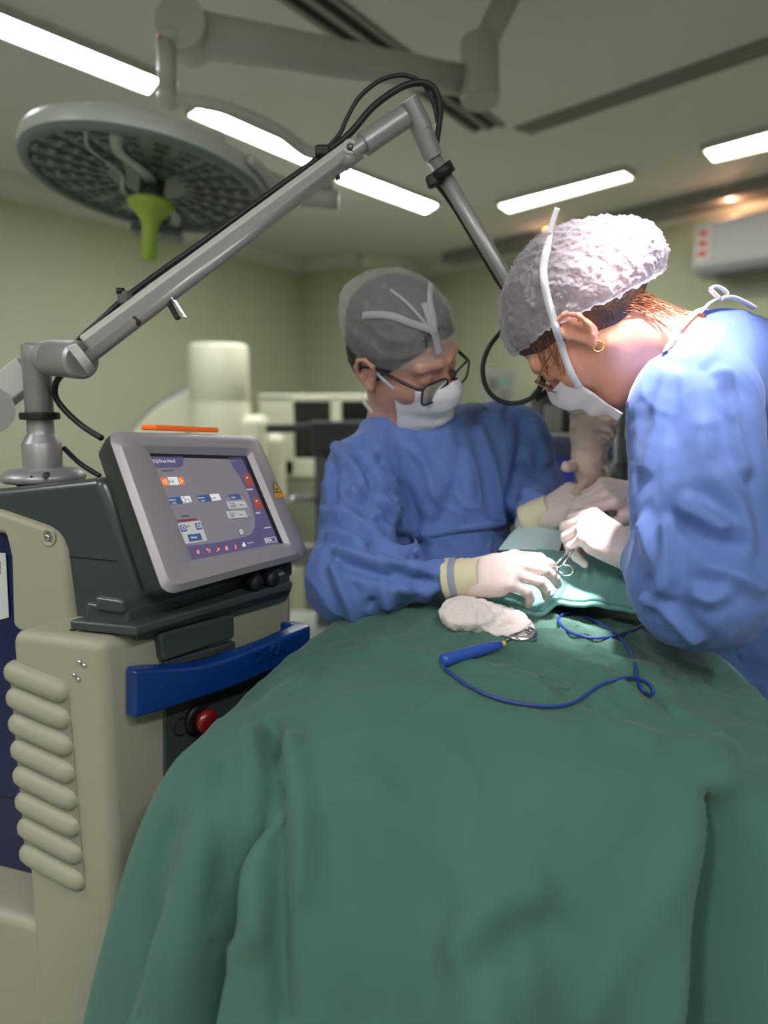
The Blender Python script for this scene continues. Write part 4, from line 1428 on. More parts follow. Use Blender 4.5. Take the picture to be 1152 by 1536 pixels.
def on_drape(px, py, lift=0.0, trees=None):
    d = Vector(ray(px, py)).normalized()
    best = None
    for b in (trees or [bvh]):
        h = b.ray_cast(Vector(CAM), d)
        if h[0] is not None and (best is None or h[3] < best[3]):
            best = h
    p = np.array(best[0]) if best is not None else atz(px, py, 1.12)
    return p + np.array([0, 0, lift])




# upper teal sheet with a rolled hem across the belly
def sheet(rows, nu=60, nv=None):
    """surface through rows of 3D points"""
    rows = [spline(r, max(2, nu // (len(r) - 1))) for r in rows]
    m = min(len(r) for r in rows)
    rows = np.array([r[:m] for r in rows])
    return np.stack([spline(rows[:, j], 8) for j in range(m)], 1)


r0 = [at(x, y, 1.145) for x, y in ((690, 896), (743, 899), (809, 912), (828, 897), (865, 896), (915, 901), (962, 911), (990, 925))]
r1 = [at(x, y, Y) for (x, y), Y in zip(((698, 882), (748, 880), (808, 886), (832, 876), (868, 874), (915, 878), (960, 892), (992, 908)), [1.18, 1.18, 1.17, 1.18, 1.18, 1.17, 1.16, 1.15])]
r2 = [at(x, y, Y) for (x, y), Y in zip(((715, 862), (758, 852), (805, 853), (835, 848), (872, 846), (915, 852), (955, 868), (990, 890)), [1.23, 1.23, 1.22, 1.22, 1.22, 1.21, 1.2, 1.18])]
r3 = [at(x, y, Y) for (x, y), Y in zip(((735, 848), (768, 835), (800, 826), (838, 828), (870, 831), (910, 840), (948, 858), (985, 880)), [1.3, 1.3, 1.29, 1.28, 1.27, 1.26, 1.25, 1.2])]
r4 = [p + np.array([0.02, 0.06, -0.02]) for p in r3]
Gs = sheet([r0, r1, r2, r3, r4])
sh_ = Gs.shape
Pf = Gs.reshape(-1, 3)
Pf[:, 2] += 0.004 * ridged(Pf * np.array([22, 16, 1]), 2) - 0.002
Gs = Pf.reshape(sh_)
tealo = obj('teal_sheet', grid_geo(Gs), tealM)
md = tealo.modifiers.new('thick', 'SOLIDIFY')
md.thickness = 0.003
tag(tealo, 'brightly lit teal sheet folded across the patient in front of the hands', 'drape')
hem = spline(Gs[0][::4], 4)
hem = hem + 0.0022 * np.stack([noise(hem * 60 + 3), noise(hem * 60 + 9), noise(hem * 60 + 20)], 1)
obj('folded_hem', join(tube(hem + np.array([0, -0.003, 0.0]), 0.0042, 10), tube(hem + np.array([0, -0.007, -0.007]), 0.0042, 10)), tealM, tealo)
bvh_s = BVHTree.FromPolygons([Vector(p) for p in Pf], grid_geo(Gs)[1])

# pale blue towel behind it
b0 = [at(x, y, Y) for x, y, Y in ((748, 826, 1.28), (790, 826, 1.28), (838, 830, 1.275))]
b1 = [at(x, y, Y) for x, y, Y in ((770, 800, 1.34), (806, 795, 1.34), (848, 800, 1.33))]
b2 = [at(x, y, Y) for x, y, Y in ((796, 782, 1.40), (822, 776, 1.40), (857, 768, 1.39))]
b3 = [p + np.array([0.01, 0.08, -0.03]) for p in b2]
Gb = sheet([b0, b1, b2, b3], 40)
towel = obj('pale_towel', grid_geo(Gb), pm('lightened_blue_towel', (188, 212, 214), 0.85, bump=[(30, 0.25, 0.002), (900, 0.3, 0.0005)]))  # pale colour raised further to stand in for the lamp's light
md = towel.modifiers.new('thick', 'SOLIDIFY')
md.thickness = 0.004
tag(towel, 'pale blue towel beside the orange skin, lit by the lamp', 'towel')

# patient under the drapes: one body, only a stained patch of skin shows
skinO = pm('iodine_skin', (214, 118, 84), 0.45, sss=0.1, var=(25, 0.12))
pc = at(866, 808, 1.30)


def patient_sdf(P):
    d = ell(P, (0.26, 1.22, 1.0), (0.13, 0.26, 0.10))
    d = smin(d, cap(P, (0.2, 1.05, 0.97), (0.08, 0.9, 0.965), 0.07, 0.05), 0.06)
    d = smin(d, cap(P, (0.27, 1.05, 0.97), (0.25, 0.9, 0.965), 0.07, 0.05), 0.06)
    d = smin(d, ell(P, pc + np.array([0.02, 0.03, -0.045]), (0.055, 0.07, 0.055)), 0.05)
    d = smin(d, ell(P, (0.42, 1.55, 1.03), (0.075, 0.095, 0.09)), 0.06)
    return d


pv, pf_ = snet(patient_sdf, (-0.02, 0.8, 0.84), (0.56, 1.7, 1.25), 0.011)
pat = obj('patient', (pv, pf_), skinO)
tag(pat, 'patient lying under the drapes with a stained orange patch of skin showing', 'person')

# ================================================================== people
def rot(a, b, c):
    a, b, c = (math.radians(v) for v in (a, b, c))
    Zm = np.array([[math.cos(a), -math.sin(a), 0], [math.sin(a), math.cos(a), 0], [0, 0, 1]])
    Xm = np.array([[1, 0, 0], [0, math.cos(b), -math.sin(b)], [0, math.sin(b), math.cos(b)]])
    Ym = np.array([[math.cos(c), 0, math.sin(c)], [0, 1, 0], [-math.sin(c), 0, math.cos(c)]])
    return Zm @ Xm @ Ym


CRAN = ((0, -0.015, 0.035), (0.077, 0.098, 0.09))


def head_sdf(P):
    """head in its own frame: +Y face, +Z crown, +X its right; eyes at z=0"""
    Q = P.copy()
    Q[:, 0] = np.abs(Q[:, 0])
    d = ell(P, *CRAN)
    d = smin(d, ell(P, (0, 0.022, -0.04), (0.064, 0.070, 0.085)), 0.03)
    d = smin(d, ell(P, (0, 0.06, -0.1), (0.03, 0.028, 0.022)), 0.03)
    d = smin(d, cap(Q, (0.055, -0.005, -0.055), (0.022, 0.06, -0.1), 0.014), 0.03)
    d = smin(d, ell(Q, (0.045, 0.05, -0.035), (0.022, 0.025, 0.018)), 0.025)        # cheekbone
    d = smin(d, cap(Q, (0.012, 0.088, 0.02), (0.045, 0.074, 0.02), 0.009), 0.018)   # brow
    d = smax(d, -(np.linalg.norm(Q - np.array([0.033, 0.108, -0.002]), axis=1) - 0.021), 0.015)
    d = smin(d, np.linalg.norm(Q - np.array([0.032, 0.074, -0.003]), axis=1) - 0.0145, 0.004)   # lids
    d = smin(d, cap(P, (0, 0.088, 0.004), (0, 0.108, -0.04), 0.007, 0.0115), 0.012)
    d = smin(d, ell(Q, (0.011, 0.098, -0.043), (0.008, 0.010, 0.008)), 0.006)
    d = smin(d, ell(P, (0, 0.088, -0.069), (0.024, 0.010, 0.007)), 0.008)
    d = smin(d, ell(P, (0, 0.086, -0.081), (0.02, 0.010, 0.007)), 0.006)
    # ear: rim, fold, lobe around a hollow
    e = ell(Q, (0.079, -0.012, -0.015), (0.006, 0.019, 0.03))
    e = smax(e, -ell(Q, (0.088, -0.008, -0.018), (0.008, 0.010, 0.016)), 0.004)
    rim = [(0.082, 0.006, -0.008), (0.086, 0.004, 0.010), (0.09, -0.01, 0.018), (0.092, -0.025, 0.012), (0.091, -0.031, -0.006), (0.088, -0.026, -0.024), (0.084, -0.014, -0.036), (0.081, -0.003, -0.04)]
    for a, b in zip(rim[:-1], rim[1:]):
        e = smin(e, cap(Q, a, b, 0.0042, 0.0042), 0.004)
    e = smin(e, ell(Q, (0.082, -0.004, -0.041), (0.005, 0.008, 0.008)), 0.005)
    e = smin(e, cap(Q, (0.083, -0.016, 0.004), (0.084, -0.018, -0.024), 0.003), 0.004)
    return smin(d, e, 0.006)


def hand_sdf(P, curl, thumb, spread=0.025, wrist_r=(0.027, 0.03)):
    d = None
    kn = [(-0.03, 0.088), (-0.0095, 0.093), (0.0105, 0.088), (0.029, 0.078)]
    for x, y in kn:
        m = cap(P, (x * 0.55, 0.01, 0), (x, y, 0), 0.0145, 0.0115)
        d = m if d is None else smin(d, m, 0.012)
    d = smin(d, ell(P, (0.0, 0.045, -0.008), (0.038, 0.048, 0.014)), 0.012)
    d = smin(d, cap(P, (-0.018, 0.018, -0.008), (-0.036, 0.052, -0.016), 0.017, 0.0135), 0.014)
    d = smin(d, cap(P, (0.02, 0.015, -0.006), (0.029, 0.06, -0.008), 0.014, 0.012), 0.012)
    L3 = [(0.043, 0.026, 0.020), (0.047, 0.030, 0.021), (0.043, 0.028, 0.020), (0.034, 0.021, 0.018)]
    R4 = [(0.0105, 0.0095, 0.0088, 0.0078), (0.0105, 0.0096, 0.0088, 0.0078), (0.0102, 0.0092, 0.0085, 0.0075), (0.0092, 0.0084, 0.0076, 0.0068)]
    for i, (x, y) in enumerate(kn):
        p = np.array([x, y, 0.0])
        a = 0.0
        fd = None
        sa = spread * (i - 1.2)
        for k in range(3):
            a += math.radians(curl[i][k])
            q = p + L3[i][k] * np.array([math.sin(sa), math.cos(a) * math.cos(sa), -math.sin(a)])
            s = cap(P, p, q, R4[i][k], R4[i][k + 1])
            fd = s if fd is None else smin(fd, s, 0.004)
            p = q
        d = smin(d, fd, 0.0042)
    tp = [np.array(t) for t in thumb]
    d = smin(d, cap(P, (-0.036, 0.05, -0.016), tp[0], 0.013, 0.0115), 0.008)
    d = smin(d, cap(P, tp[0], tp[1], 0.0112, 0.009), 0.005)
    w_ = P * np.array([1, 1, 1.35])
    d = smin(d, cap(w_, (0, -0.03, 0), (0, 0.015, 0), wrist_r[0], wrist_r[1]), 0.012)
    return d


def basis(yd, zd):
    y = unit(yd)
    z = unit(np.asarray(zd) - y * np.dot(zd, y))
    return np.stack([np.cross(y, z), y, z], 1)


def hand(name, W, B, curl, thumb, mat, parent, left=False, h=0.0032, scale=1.0):
    flip = np.array([-1.0, 1, 1]) if left else np.ones(3)
    v, F = snet(lambda P: hand_sdf(P, curl, thumb), (-0.075, -0.09, -0.12), (0.06, 0.205, 0.04), h)
    if left:
        F = F[:, ::-1]
    v = np.asarray(W) + ((v * flip * scale) @ B.T)
    N = normals(v, F)
    v = v + N * (0.0006 * noise(v * 160))[:, None]
    return obj(name, (v, F), mat, parent)


def shell_of(f, lo, hi, h, disp=None, sub=False, creases=None):
    v, F = snet(f, lo, hi, h)
    if creases is not None:
        b = bv(v, F)
        for i, (pts, wd, dep) in enumerate(creases):
            out = []
            for p in pts:                        # lay the crease on the smooth cloth
                d_ = Vector(p - CAM).normalized()
                hit = b.ray_cast(Vector(CAM), d_)
                if hit[0] is not None:
                    out.append(np.array(hit[0]))
            creases[i] = (spline(out, 4) if len(out) > 1 else [], wd, dep)
    if sub:
        v, F = refine(v, F)
    if disp is not None:
        N = normals(v, F)
        v = v + N * disp(v, N)[:, None]
    return v, F


def gown_folds(creases, big=0.010, fine=0.005, seed=0.0):
    def f(v, N):
        d = big * (ridged(v * np.array([8, 8, 3.5]) + seed, 2.0) - 0.35)
        d = d + fine * (ridged(v * np.array([15, 15, 9]) + v[:, [2, 0, 1]] * 6 + seed * 2, 5) - 0.2)
        d = d + 0.0006 * noise(v * 60)
        for pts, wd, dep in creases:
            if len(pts) < 2:
                continue
            dist = segdist(v, pts)
            d = d + 1.0 * dep * (0.7 * np.exp(-(dist / wd) ** 2) + 0.35 * np.exp(-dist / (0.6 * wd)) - 0.25 * np.exp(-((dist - 2 * wd) / wd) ** 2))
        return np.clip(d, -0.012, 0.013)
    return f


def nearpath(b, pix, lift=0.002):
    """pixel path laid on a surface: points and normals"""
    P, N = [], []
    for x, y in pix:
        hit = b.ray_cast(Vector(CAM), Vector(ray(x, y)).normalized())
        if hit[0] is not None:
            n = np.array(hit[1])
            if np.dot(n, ray(x, y)) > 0:
                n = -n
            P.append(np.array(hit[0]) + n * lift)
            N.append(n)
    return np.array(P), np.array(N)


def ribbon(name, b, pix, wd, mat, parent, lift=0.002, th=0.0012):
    P, N = nearpath(b, pix, lift)
    if len(P) < 2:
        return None
    k = 6
    P2 = spline(P, k)
    N2 = spline(N, k)
    return obj(name, strip(P2, N2, wd, th), mat, parent)


def bv(v, F):
    return BVHTree.FromPolygons([Vector(p) for p in np.asarray(v, float)], [tuple(map(int, q)) for q in F])


def mask_geo(Rm, t, wx=0.068, drop=0.125, yside=0.036):
    nu, nv = 41, 33
    G = np.zeros((nv, nu, 3))
    for i in range(nv):
        v = i / (nv - 1)
        yc = 0.098 + 0.028 * math.exp(-((v - 0.22) / 0.22) ** 2) + 0.012 * math.exp(-((v - 0.62) / 0.2) ** 2) - 0.006 * v
        z = -0.018 - (drop - 0.012) * v
        for j in range(nu):
            s = 2 * j / (nu - 1) - 1
            a = abs(s)
            x = s * wx * (1 - 0.1 * v)
            y = yc - (yc - yside - 0.012 * v) * a ** 2.1
            zz = z + 0.012 * (1 - v) * (1 - a) ** 1.5 - 0.008 * (1 - v) * a
            y += 0.0022 * math.sin(v * 21) * (1 - a ** 4)
            G[i, j] = (x, y + 0.004, zz)
    G = G.reshape(-1, 3)
    G[:, 1] += 0.0018 * noise(G * 45)
    G = G @ Rm.T + t
    return G.reshape(nv, nu, 3)


skinM = pm('skin', (196, 144, 128), 0.5, sss=0.12, var=(30, 0.05), bump=[(400, 0.08, 0.0006)])
gownM = pm('gown_blue', (92, 119, 184), 0.75, bump=[(11, 0.12, 0.006, 1), (700, 0.15, 0.0005)], var=(5, 0.05), sheen=0.1)
maskM = pm('mask_white', (226, 220, 226), 0.8, bump=[(300, 0.2, 0.0006)])
gloveM = pm('latex_glove', (224, 204, 198), 0.45, sss=0.08, bump=[(60, 0.15, 0.001), (220, 0.1, 0.0005)])
cuffM = pm('cream_cuff', (218, 208, 176), 0.6)
tieM = pm('tie_white', (224, 222, 228), 0.8)
frameM = pm('black_frame', (24, 24, 32), 0.3)
lensM = bpy.data.materials.new('spectacle_lens')
lensM.use_nodes = True
nt = lensM.node_tree
nt.nodes.remove(nt.nodes['Principled BSDF'])
g_ = nt.nodes.new('ShaderNodeBsdfGlossy')
g_.inputs['Roughness'].default_value = 0.03
t_ = nt.nodes.new('ShaderNodeBsdfTransparent')
t_.inputs['Color'].default_value = (0.93, 0.94, 0.96, 1)
fr_ = nt.nodes.new('ShaderNodeFresnel')
mx_ = nt.nodes.new('ShaderNodeMixShader')
nt.links.new(fr_.outputs[0], mx_.inputs[0])
nt.links.new(t_.outputs[0], mx_.inputs[1])
nt.links.new(g_.outputs[0], mx_.inputs[2])
nt.links.new(mx_.outputs[0], nt.nodes['Material Output'].inputs['Surface'])

# ------------------------------------------------------------------ the man
man = thing('person', 'man in blue gown and black-framed glasses bending over the patient', 'person')
HR = rot(234.07, -25.12, 27.04)
HT = np.array([0.0360, 1.3848, 1.5346])
toL = lambda P: (P - HT) @ HR
hl = lambda p: HR @ np.asarray(p, float) + HT
NB = at(606, 668, 1.47)
SR, SL = at(545, 704, 1.38), at(768, 662, 1.53)
ER, EL = at(528, 868, 1.20), at(800, 738, 1.52)
WR, WL = at(686, 868, 1.125), at(800, 778, 1.37)


def man_body(P):
    d = head_sdf(toL(P))
    d = smin(d, cap(P, hl((0, -0.02, -0.05)), NB, 0.054, 0.058), 0.03)
    d = smin(d, cap(P, SR, SL, 0.045), 0.05)
    d = smin(d, cap(P, NB, at(655, 880, 1.58), 0.07, 0.1), 0.05)
    return d


v, F = snet(man_body, (-0.2, 1.2, 1.15), (0.35, 1.75, 1.73), 0.0042)
obj('body', (v, F), skinM, man)
bv_mb = bv(v, F)


def man_gown(P):
    d = cap(P, SR, ER, 0.066, 0.066)
    d = smin(d, cap(P, ER, WR - (WR - ER) * 0.09, 0.072, 0.027), 0.03)
    t = cap(P, at(600, 712, 1.47), at(720, 690, 1.53), 0.10, 0.10)
    t = smin(t, cap(P, at(650, 720, 1.50), at(650, 850, 1.50), 0.13, 0.15), 0.06)
    t = smin(t, cap(P, NB - np.array([0, 0, 0.02]), at(560, 700, 1.42), 0.06, 0.06), 0.05)
    t = smin(t, cap(P, NB - np.array([0, 0, 0.02]), SL, 0.06, 0.062), 0.05)
    low = at(650, 860, 1.52)
    t = smin(t, cap(P, low, np.array([low[0] + 0.02, low[1] + 0.03, 0.45]), 0.15, 0.21), 0.06)
    t = smin(t, cap(P, SL, EL, 0.066, 0.056), 0.035)
    t = smin(t, cap(P, EL, WL, 0.056, 0.027), 0.03)
    d = smin(d, t, 0.022)
    d = smin(d, cap(P, at(588, 668, 1.43), at(655, 655, 1.43), 0.058, 0.05), 0.04)
    return smax(d, -cap(P, hl((0, 0.0, -0.04)), hl((0, -0.01, -0.1)), 0.06, 0.056), 0.01)


def pp3(pix, Y):
    return [at(x, y, Y if not hasattr(Y, '__len__') else Y[i]) for i, (x, y) in enumerate(pix)]


mc = [(pp3(((507, 672), (545, 715), (580, 757), (631, 801)), (1.31, 1.31, 1.32, 1.34)), 0.012, 0.016),
      (pp3(((540, 690), (562, 740), (585, 775)), (1.31, 1.32, 1.32)), 0.010, -0.014),
      (pp3(((575, 690), (610, 745), (628, 800), (632, 830)), (1.35, 1.36, 1.36, 1.34)), 0.012, -0.014),
      (pp3(((490, 765), (547, 786), (588, 826), (616, 828)), (1.27, 1.24, 1.24, 1.25)), 0.012, 0.018),
      (pp3(((484, 740), (540, 755), (575, 785)), (1.28, 1.27, 1.28)), 0.010, -0.012),
      (pp3(((510, 826), (580, 846), (664, 846)), (1.16, 1.13, 1.1)), 0.010, 0.014),
      (pp3(((520, 845), (590, 868), (640, 870)), (1.14, 1.12, 1.1)), 0.009, -0.012),
      (pp3(((575, 870), (580, 905)), 1.12), 0.010, 0.010),
      (pp3(((610, 880), (640, 905)), 1.1), 0.010, 0.010),
      (pp3(((695, 675), (705, 740), (725, 790)), 1.37), 0.02, 0.008),
      (pp3(((783, 632), (776, 700), (772, 764)), (1.45, 1.43, 1.42)), 0.012, -0.016),
      (pp3(((560, 720), (540, 800)), (1.3, 1.24)), 0.012, -0.010),
      (pp3(((500, 700), (497, 760)), (1.31, 1.28)), 0.010, -0.012),
      (pp3(((530, 735), (560, 770), (600, 795)), (1.3, 1.28, 1.3)), 0.009, 0.014),
      (pp3(((496, 800), (540, 815), (578, 850)), (1.2, 1.17, 1.14)), 0.009, 0.016),
      (pp3(((548, 800), (562, 838), (605, 862)), (1.22, 1.16, 1.12)), 0.008, -0.014),
      (pp3(((590, 750), (612, 795), (626, 835)), (1.33, 1.33, 1.3)), 0.009, 0.014),
      (pp3(((615, 852), (650, 862), (676, 856)), 1.09), 0.007, 0.010),
      (pp3(((560, 905), (620, 915), (660, 895)), (1.14, 1.12, 1.11)), 0.009, -0.010),
      (pp3(((500, 850), (520, 900), (530, 925)), (1.17, 1.15, 1.15)), 0.009, 0.012),
      (pp3(((610, 650), (640, 700), (650, 740)), (1.38, 1.38, 1.37)), 0.012, 0.007),
      (pp3(((720, 645), (742, 720), (750, 782)), (1.42, 1.4, 1.37)), 0.012, 0.012),
      (pp3(((690, 660), (680, 740), (660, 780)), (1.4, 1.37, 1.35)), 0.014, -0.008),
      (pp3(((800, 640), (816, 690)), (1.49, 1.48)), 0.010, 0.012),
      (pp3(((785, 705), (818, 722)), (1.47, 1.48)), 0.009, -0.012),
      (pp3(((785, 740), (815, 750)), (1.45, 1.46)), 0.009, 0.010)]
v, F = shell_of(man_gown, (-0.24, 0.98, 0.3), (0.46, 1.83, 1.46), 0.0085, gown_folds(mc, 0.006, 0.004, 1.0), sub=True, creases=mc)
gw = obj('gown', (v, F), gownM, man)
bv_mg = bv(v, F)
ribbon('gown_belt', bv_mg, ((618, 806), (650, 800), (690, 793), (730, 788), (757, 786)), 0.014, gownM, gw, 0.003)
ribbon('belt_tail', bv_mg, ((624, 808), (622, 820), (626, 836)), 0.012, gownM, gw, 0.003)
obj('trousers', join(tube([(0.03, 1.55, 0.5), (0.03, 1.56, 0.07)], [0.09, 0.07], 18), tube([(0.2, 1.6, 0.5), (0.2, 1.61, 0.07)], [0.09, 0.07], 18)), gownM, man)
for x, y in ((0.03, 1.5), (0.2, 1.55)):
    obj('shoe', lathe([(0.04, -0.11), (0.048, -0.06), (0.045, 0.06), (0.03, 0.1)], (x, y, 0.045), axis=(0, 1, 0), seg=18), blackM, man)


def hair_sdf(P, extra=0.004, lim=0.022):
    d = ell(P, (0, -0.016, 0.035), (0.078 + extra, 0.1 + extra, 0.091 + extra))
    d = smin(d, ell(P, (0, -0.035, -0.02), (0.07 + extra, 0.066 + extra, 0.06)), 0.03)
    return smax(d, P[:, 1] * 0.75 - P[:, 2] * 0.66 - lim, 0.006)


hairD = pm('dark_hair', (40, 36, 38), 0.6, bump=[(220, 0.9, 0.004)], var=(35, 0.6))
v, F = snet(lambda P: hair_sdf(P), (-0.11, -0.14, -0.1), (0.11, 0.11, 0.15), 0.0045)
N = normals(v, F)
v = v + N * (0.0025 * noise(v * 90))[:, None]
obj('hair', (v @ HR.T + HT, F), hairD, man)
gs = []
for i in range(40):                             # loose locks at the hairline
    x0 = rng.uniform(-0.005, 0.04)
    z0 = 0.075 + rng.normal() * 0.006
    y0 = 0.072 * math.sqrt(max(0.05, 1 - (x0 / 0.085) ** 2))
    p0 = np.array([x0, y0, z0])
    p2 = p0 + np.array([rng.normal() * 0.008, 0.007, -0.012 + rng.normal() * 0.006])
    p1 = (p0 + p2) / 2 + np.array([rng.normal() * 0.004, 0.005, 0.002])
    gs.append(tube(np.array([hl(p) for p in spline([p0, p1, p2], 4)]), 0.0006, 4, caps=False))
obj('hair_fringe', join(*gs), hairD, man)


def man_cap(P):
    d = ell(P, (0, -0.02, 0.040), (0.086, 0.109, 0.099))
    d = smin(d, ell(P, (0.02, -0.085, 0.075), (0.03, 0.03, 0.02)), 0.04)
    d = smax(d, -(P[:, 2] - 0.012 - 0.06 * P[:, 1] + 0.25 * np.abs(P[:, 0]) * 0.4), 0.004)
    return d


v, F = snet(man_cap, (-0.12, -0.16, -0.05), (0.12, 0.13, 0.17), 0.0042)
N = normals(v, F)
v = v + N * (0.0025 * ridged(v * np.array([25, 18, 40]), 2) + 0.0015 * noise(v * 50))[:, None]
vw = v @ HR.T + HT
capM = veil('cap_nonwoven', (230, 232, 232), 0.46, bump=(45, 0.6, 0.003))
cp = obj('surgical_cap', (vw, F), capM, man)
bv_mc = bv(vw, F)
bandM = veil('cap_band', (226, 222, 226), 0.78, bump=(200, 0.3, 0.001))
ribbon('mask_tie', bv_mc, ((636, 455), (641, 468), (646, 485), (652, 505), (658, 530), (664, 558)), 0.014, bandM, cp)
ribbon('mask_tie', bv_mc, ((645, 426), (644, 450), (650, 480), (652, 500)), 0.010, bandM, cp)
ribbon('mask_tie', bv_mc, ((545, 474), (565, 472), (590, 475), (615, 484), (640, 493), (652, 500)), 0.012, bandM, cp)
ribbon('mask_tie', bv_mc, ((586, 436), (610, 455), (630, 477), (648, 497)), 0.005, bandM, cp)
ribbon('cap_edge', bv_mc, ((552, 546), (566, 556), (582, 561), (606, 563), (632, 561), (652, 556), (668, 548), (684, 534)), 0.012, bandM, cp)

Gm = mask_geo(HR, HT)
mk = obj('face_mask', grid_geo(Gm), maskM, man)
md = mk.modifiers.new('thick', 'SOLIDIFY')
md.thickness = 0.002
for s in (1, -1):
    P = np.array([hl(p) for p in spline([(s * 0.066, 0.043, -0.03), (s * 0.076, 0.02, -0.012), (s * 0.083, -0.02, 0.012)], 5)])
    obj('mask_strap', strip(P, [HR @ np.array([s, 0.2, 0])] * len(P), 0.007), tieM, mk)
    P = np.array([hl(p) for p in spline([(s * 0.06, 0.05, -0.125), (s * 0.066, 0.01, -0.115), (s * 0.055, -0.05, -0.1)], 5)])
    obj('mask_strap', strip(P, [HR @ np.array([s, 0.2, 0])] * len(P), 0.009), tieM, mk)


def spectacles(parent, Rm, t, zc_, yc, wd, ht, rad, tr, mat, templ=True, gap=0.009, tend=-0.04):
    f = lambda p: Rm @ np.asarray(p, float) + t
    gl = obj('glasses', tube([f((-gap, yc + 0.004, zc_ + 0.004)), f((0, yc + 0.007, zc_ + 0.006)), f((gap, yc + 0.004, zc_ + 0.004))], tr * 1.2, 8), mat, parent)
    for s in (1, -1):
        cx = s * (gap + wd / 2)
        pts = []
        for a, b in rrect(wd, ht, rad, 5):
            ax = cx + a
            pts.append((ax, yc - 0.22 * max(0, abs(ax) - gap) ** 1.0 * 0.9, zc_ + b))
        W_ = [f(p) for p in pts]
        obj('rim', loop_tube(W_, tr, 8), mat, gl)
        c = sum(W_) / len(W_)
        obj('lens', (W_ + [c], [(i, (i + 1) % len(W_), len(W_)) for i in range(len(W_))]), lensM, gl)
        if templ:
            xo = s * (gap + wd + 0.002)
            yo = yc - 0.2 * (wd)
            P = spline([f((xo - s * 0.003, yo, zc_ + ht * 0.36)), f((xo + s * 0.004, yo - 0.02, zc_ + ht * 0.36)), f((s * 0.079, 0.03, 0.004))] + ([f((s * 0.082, 0.0, 0.004)), f((s * 0.085, -0.025, -0.006)), f((s * 0.082, -0.04, -0.024))] if tend < 0 else []), 5)
            obj('temple', tube(P, tr * 1.15, 8, flat=1.4), mat, gl)
    return gl


spectacles(man, HR, HT, -0.016, 0.108, 0.054, 0.040, 0.011, 0.0019, frameM)

BmR = basis(at(766, 856, 1.10) - WR, (0.05, -0.66, 0.74))
hand('glove', WR + BmR @ np.array([0, 0.012, 0]), BmR, [(26, 34, 16), (31, 36, 20), (37, 40, 24), (44, 44, 28)], [(-0.045, 0.085, -0.03), (-0.035, 0.112, -0.04)], gloveM, man, scale=0.86)
fd = unit(WR - ER)
c0_ = WR + fd * -0.004
KS = 0.76
prof = [(0.040, -0.014), (0.0425, -0.012), (0.043, -0.007), (0.041, -0.002), (0.0412, 0.004), (0.0395, 0.010), (0.0402, 0.014), (0.038, 0.018), (0.0385, 0.024), (0.036, 0.030), (0.035, 0.036), (0.033, 0.042)]
prof = [(r_ * KS, h_) for r_, h_ in prof]
cu = obj('glove_cuff', lathe(prof, c0_, axis=unit(BmR[:, 1] * 0.7 + fd * 0.3), seg=36, caps=False), cuffM, man)
cu.modifiers.new('thick', 'SOLIDIFY').thickness = 0.002
obj('cuff_stripe', lathe([(0.0426 * KS, -0.002), (0.0430 * KS, 0.003), (0.0420 * KS, 0.008)], c0_, axis=unit(BmR[:, 1] * 0.7 + fd * 0.3), seg=36, caps=False), pm('stripe_blue', (146, 152, 176), 0.7), cu)

BmL = basis(at(862, 742, 1.33) - WL, (0.0, -0.55, 0.8))
hand('glove', WL + BmL @ np.array([0, 0.012, 0]), BmL, [(30, 40, 30), (34, 44, 30), (40, 48, 30), (46, 50, 30)], [(-0.045, 0.085, -0.03), (-0.035, 0.112, -0.045)], gloveM, man, left=True, scale=0.88)
cu = obj('glove_cuff', lathe(prof, WL, axis=BmL[:, 1], seg=32, caps=False), cuffM, man)
cu.modifiers.new('thick', 'SOLIDIFY').thickness = 0.002

# ------------------------------------------------------------------ the woman
wom = thing('person', 'woman in blue gown and white bouffant cap leaning in from the right', 'person')
WRm = rot(42, -58, -26)
WT = np.array([0.297, 1.205, 1.566])
toW = lambda P: (P - WT) @ WRm
wl_ = lambda p: WRm @ np.asarray(p, float) + WT
NW = at(1055, 545, 1.20)
S1 = at(1045, 608, 1.06)                         # near shoulder
E1 = at(1062, 872, 0.985)
W1 = at(964, 838, 1.14)
S2 = at(1085, 575, 1.36)
E2 = at(1120, 770, 1.42)
W2 = at(982, 748, 1.30)


def wom_body(P):
    d = head_sdf(toW(P))
    d = smin(d, cap(P, wl_((0, -0.03, -0.05)), NW, 0.050, 0.056), 0.035)
    d = smin(d, cap(P, NW, at(1150, 620, 1.22), 0.06, 0.09), 0.05)
    d = smin(d, cap(P, S1, S2, 0.04), 0.05)
    return d


v, F = snet(wom_body, (0.15, 0.98, 1.3), (0.75, 1.5, 1.74), 0.004)
skinW = pm('skin_warm', (226, 158, 132), 0.5, sss=0.15, var=(30, 0.05), bump=[(400, 0.08, 0.0006)])
obj('body', (v, F), skinW, wom)
bv_wb = bv(v, F)


def wom_gown(P):
    d = cap(P, S1, E1, 0.078, 0.088)
    d = smin(d, cap(P, at(1000, 620, 1.07), at(1020, 860, 1.0), 0.045, 0.05), 0.05)
    d = smin(d, cap(P, E1 + np.array([-0.02, 0, 0.0]), W1, 0.082, 0.036), 0.03)
    t = cap(P, at(1085, 565, 1.19), at(1260, 640, 1.22), 0.095, 0.15)
    t = smin(t, cap(P, S1, NW, 0.075, 0.066), 0.05)
    t = smin(t, cap(P, at(1220, 680, 1.2), at(1240, 960, 1.15), 0.16, 0.165), 0.06)
    lw = at(1240, 960, 1.15)
    t = smin(t, cap(P, lw, np.array([lw[0] + 0.04, lw[1], 0.45]), 0.165, 0.21), 0.06)
    t = smin(t, cap(P, S2, E2, 0.065, 0.06), 0.05)
    t = smin(t, cap(P, E2, W2, 0.055, 0.034), 0.03)
    d = smin(d, t, 0.025)
    return smax(d, -cap(P, wl_((0, -0.03, -0.06)), NW, 0.062, 0.056), 0.012)


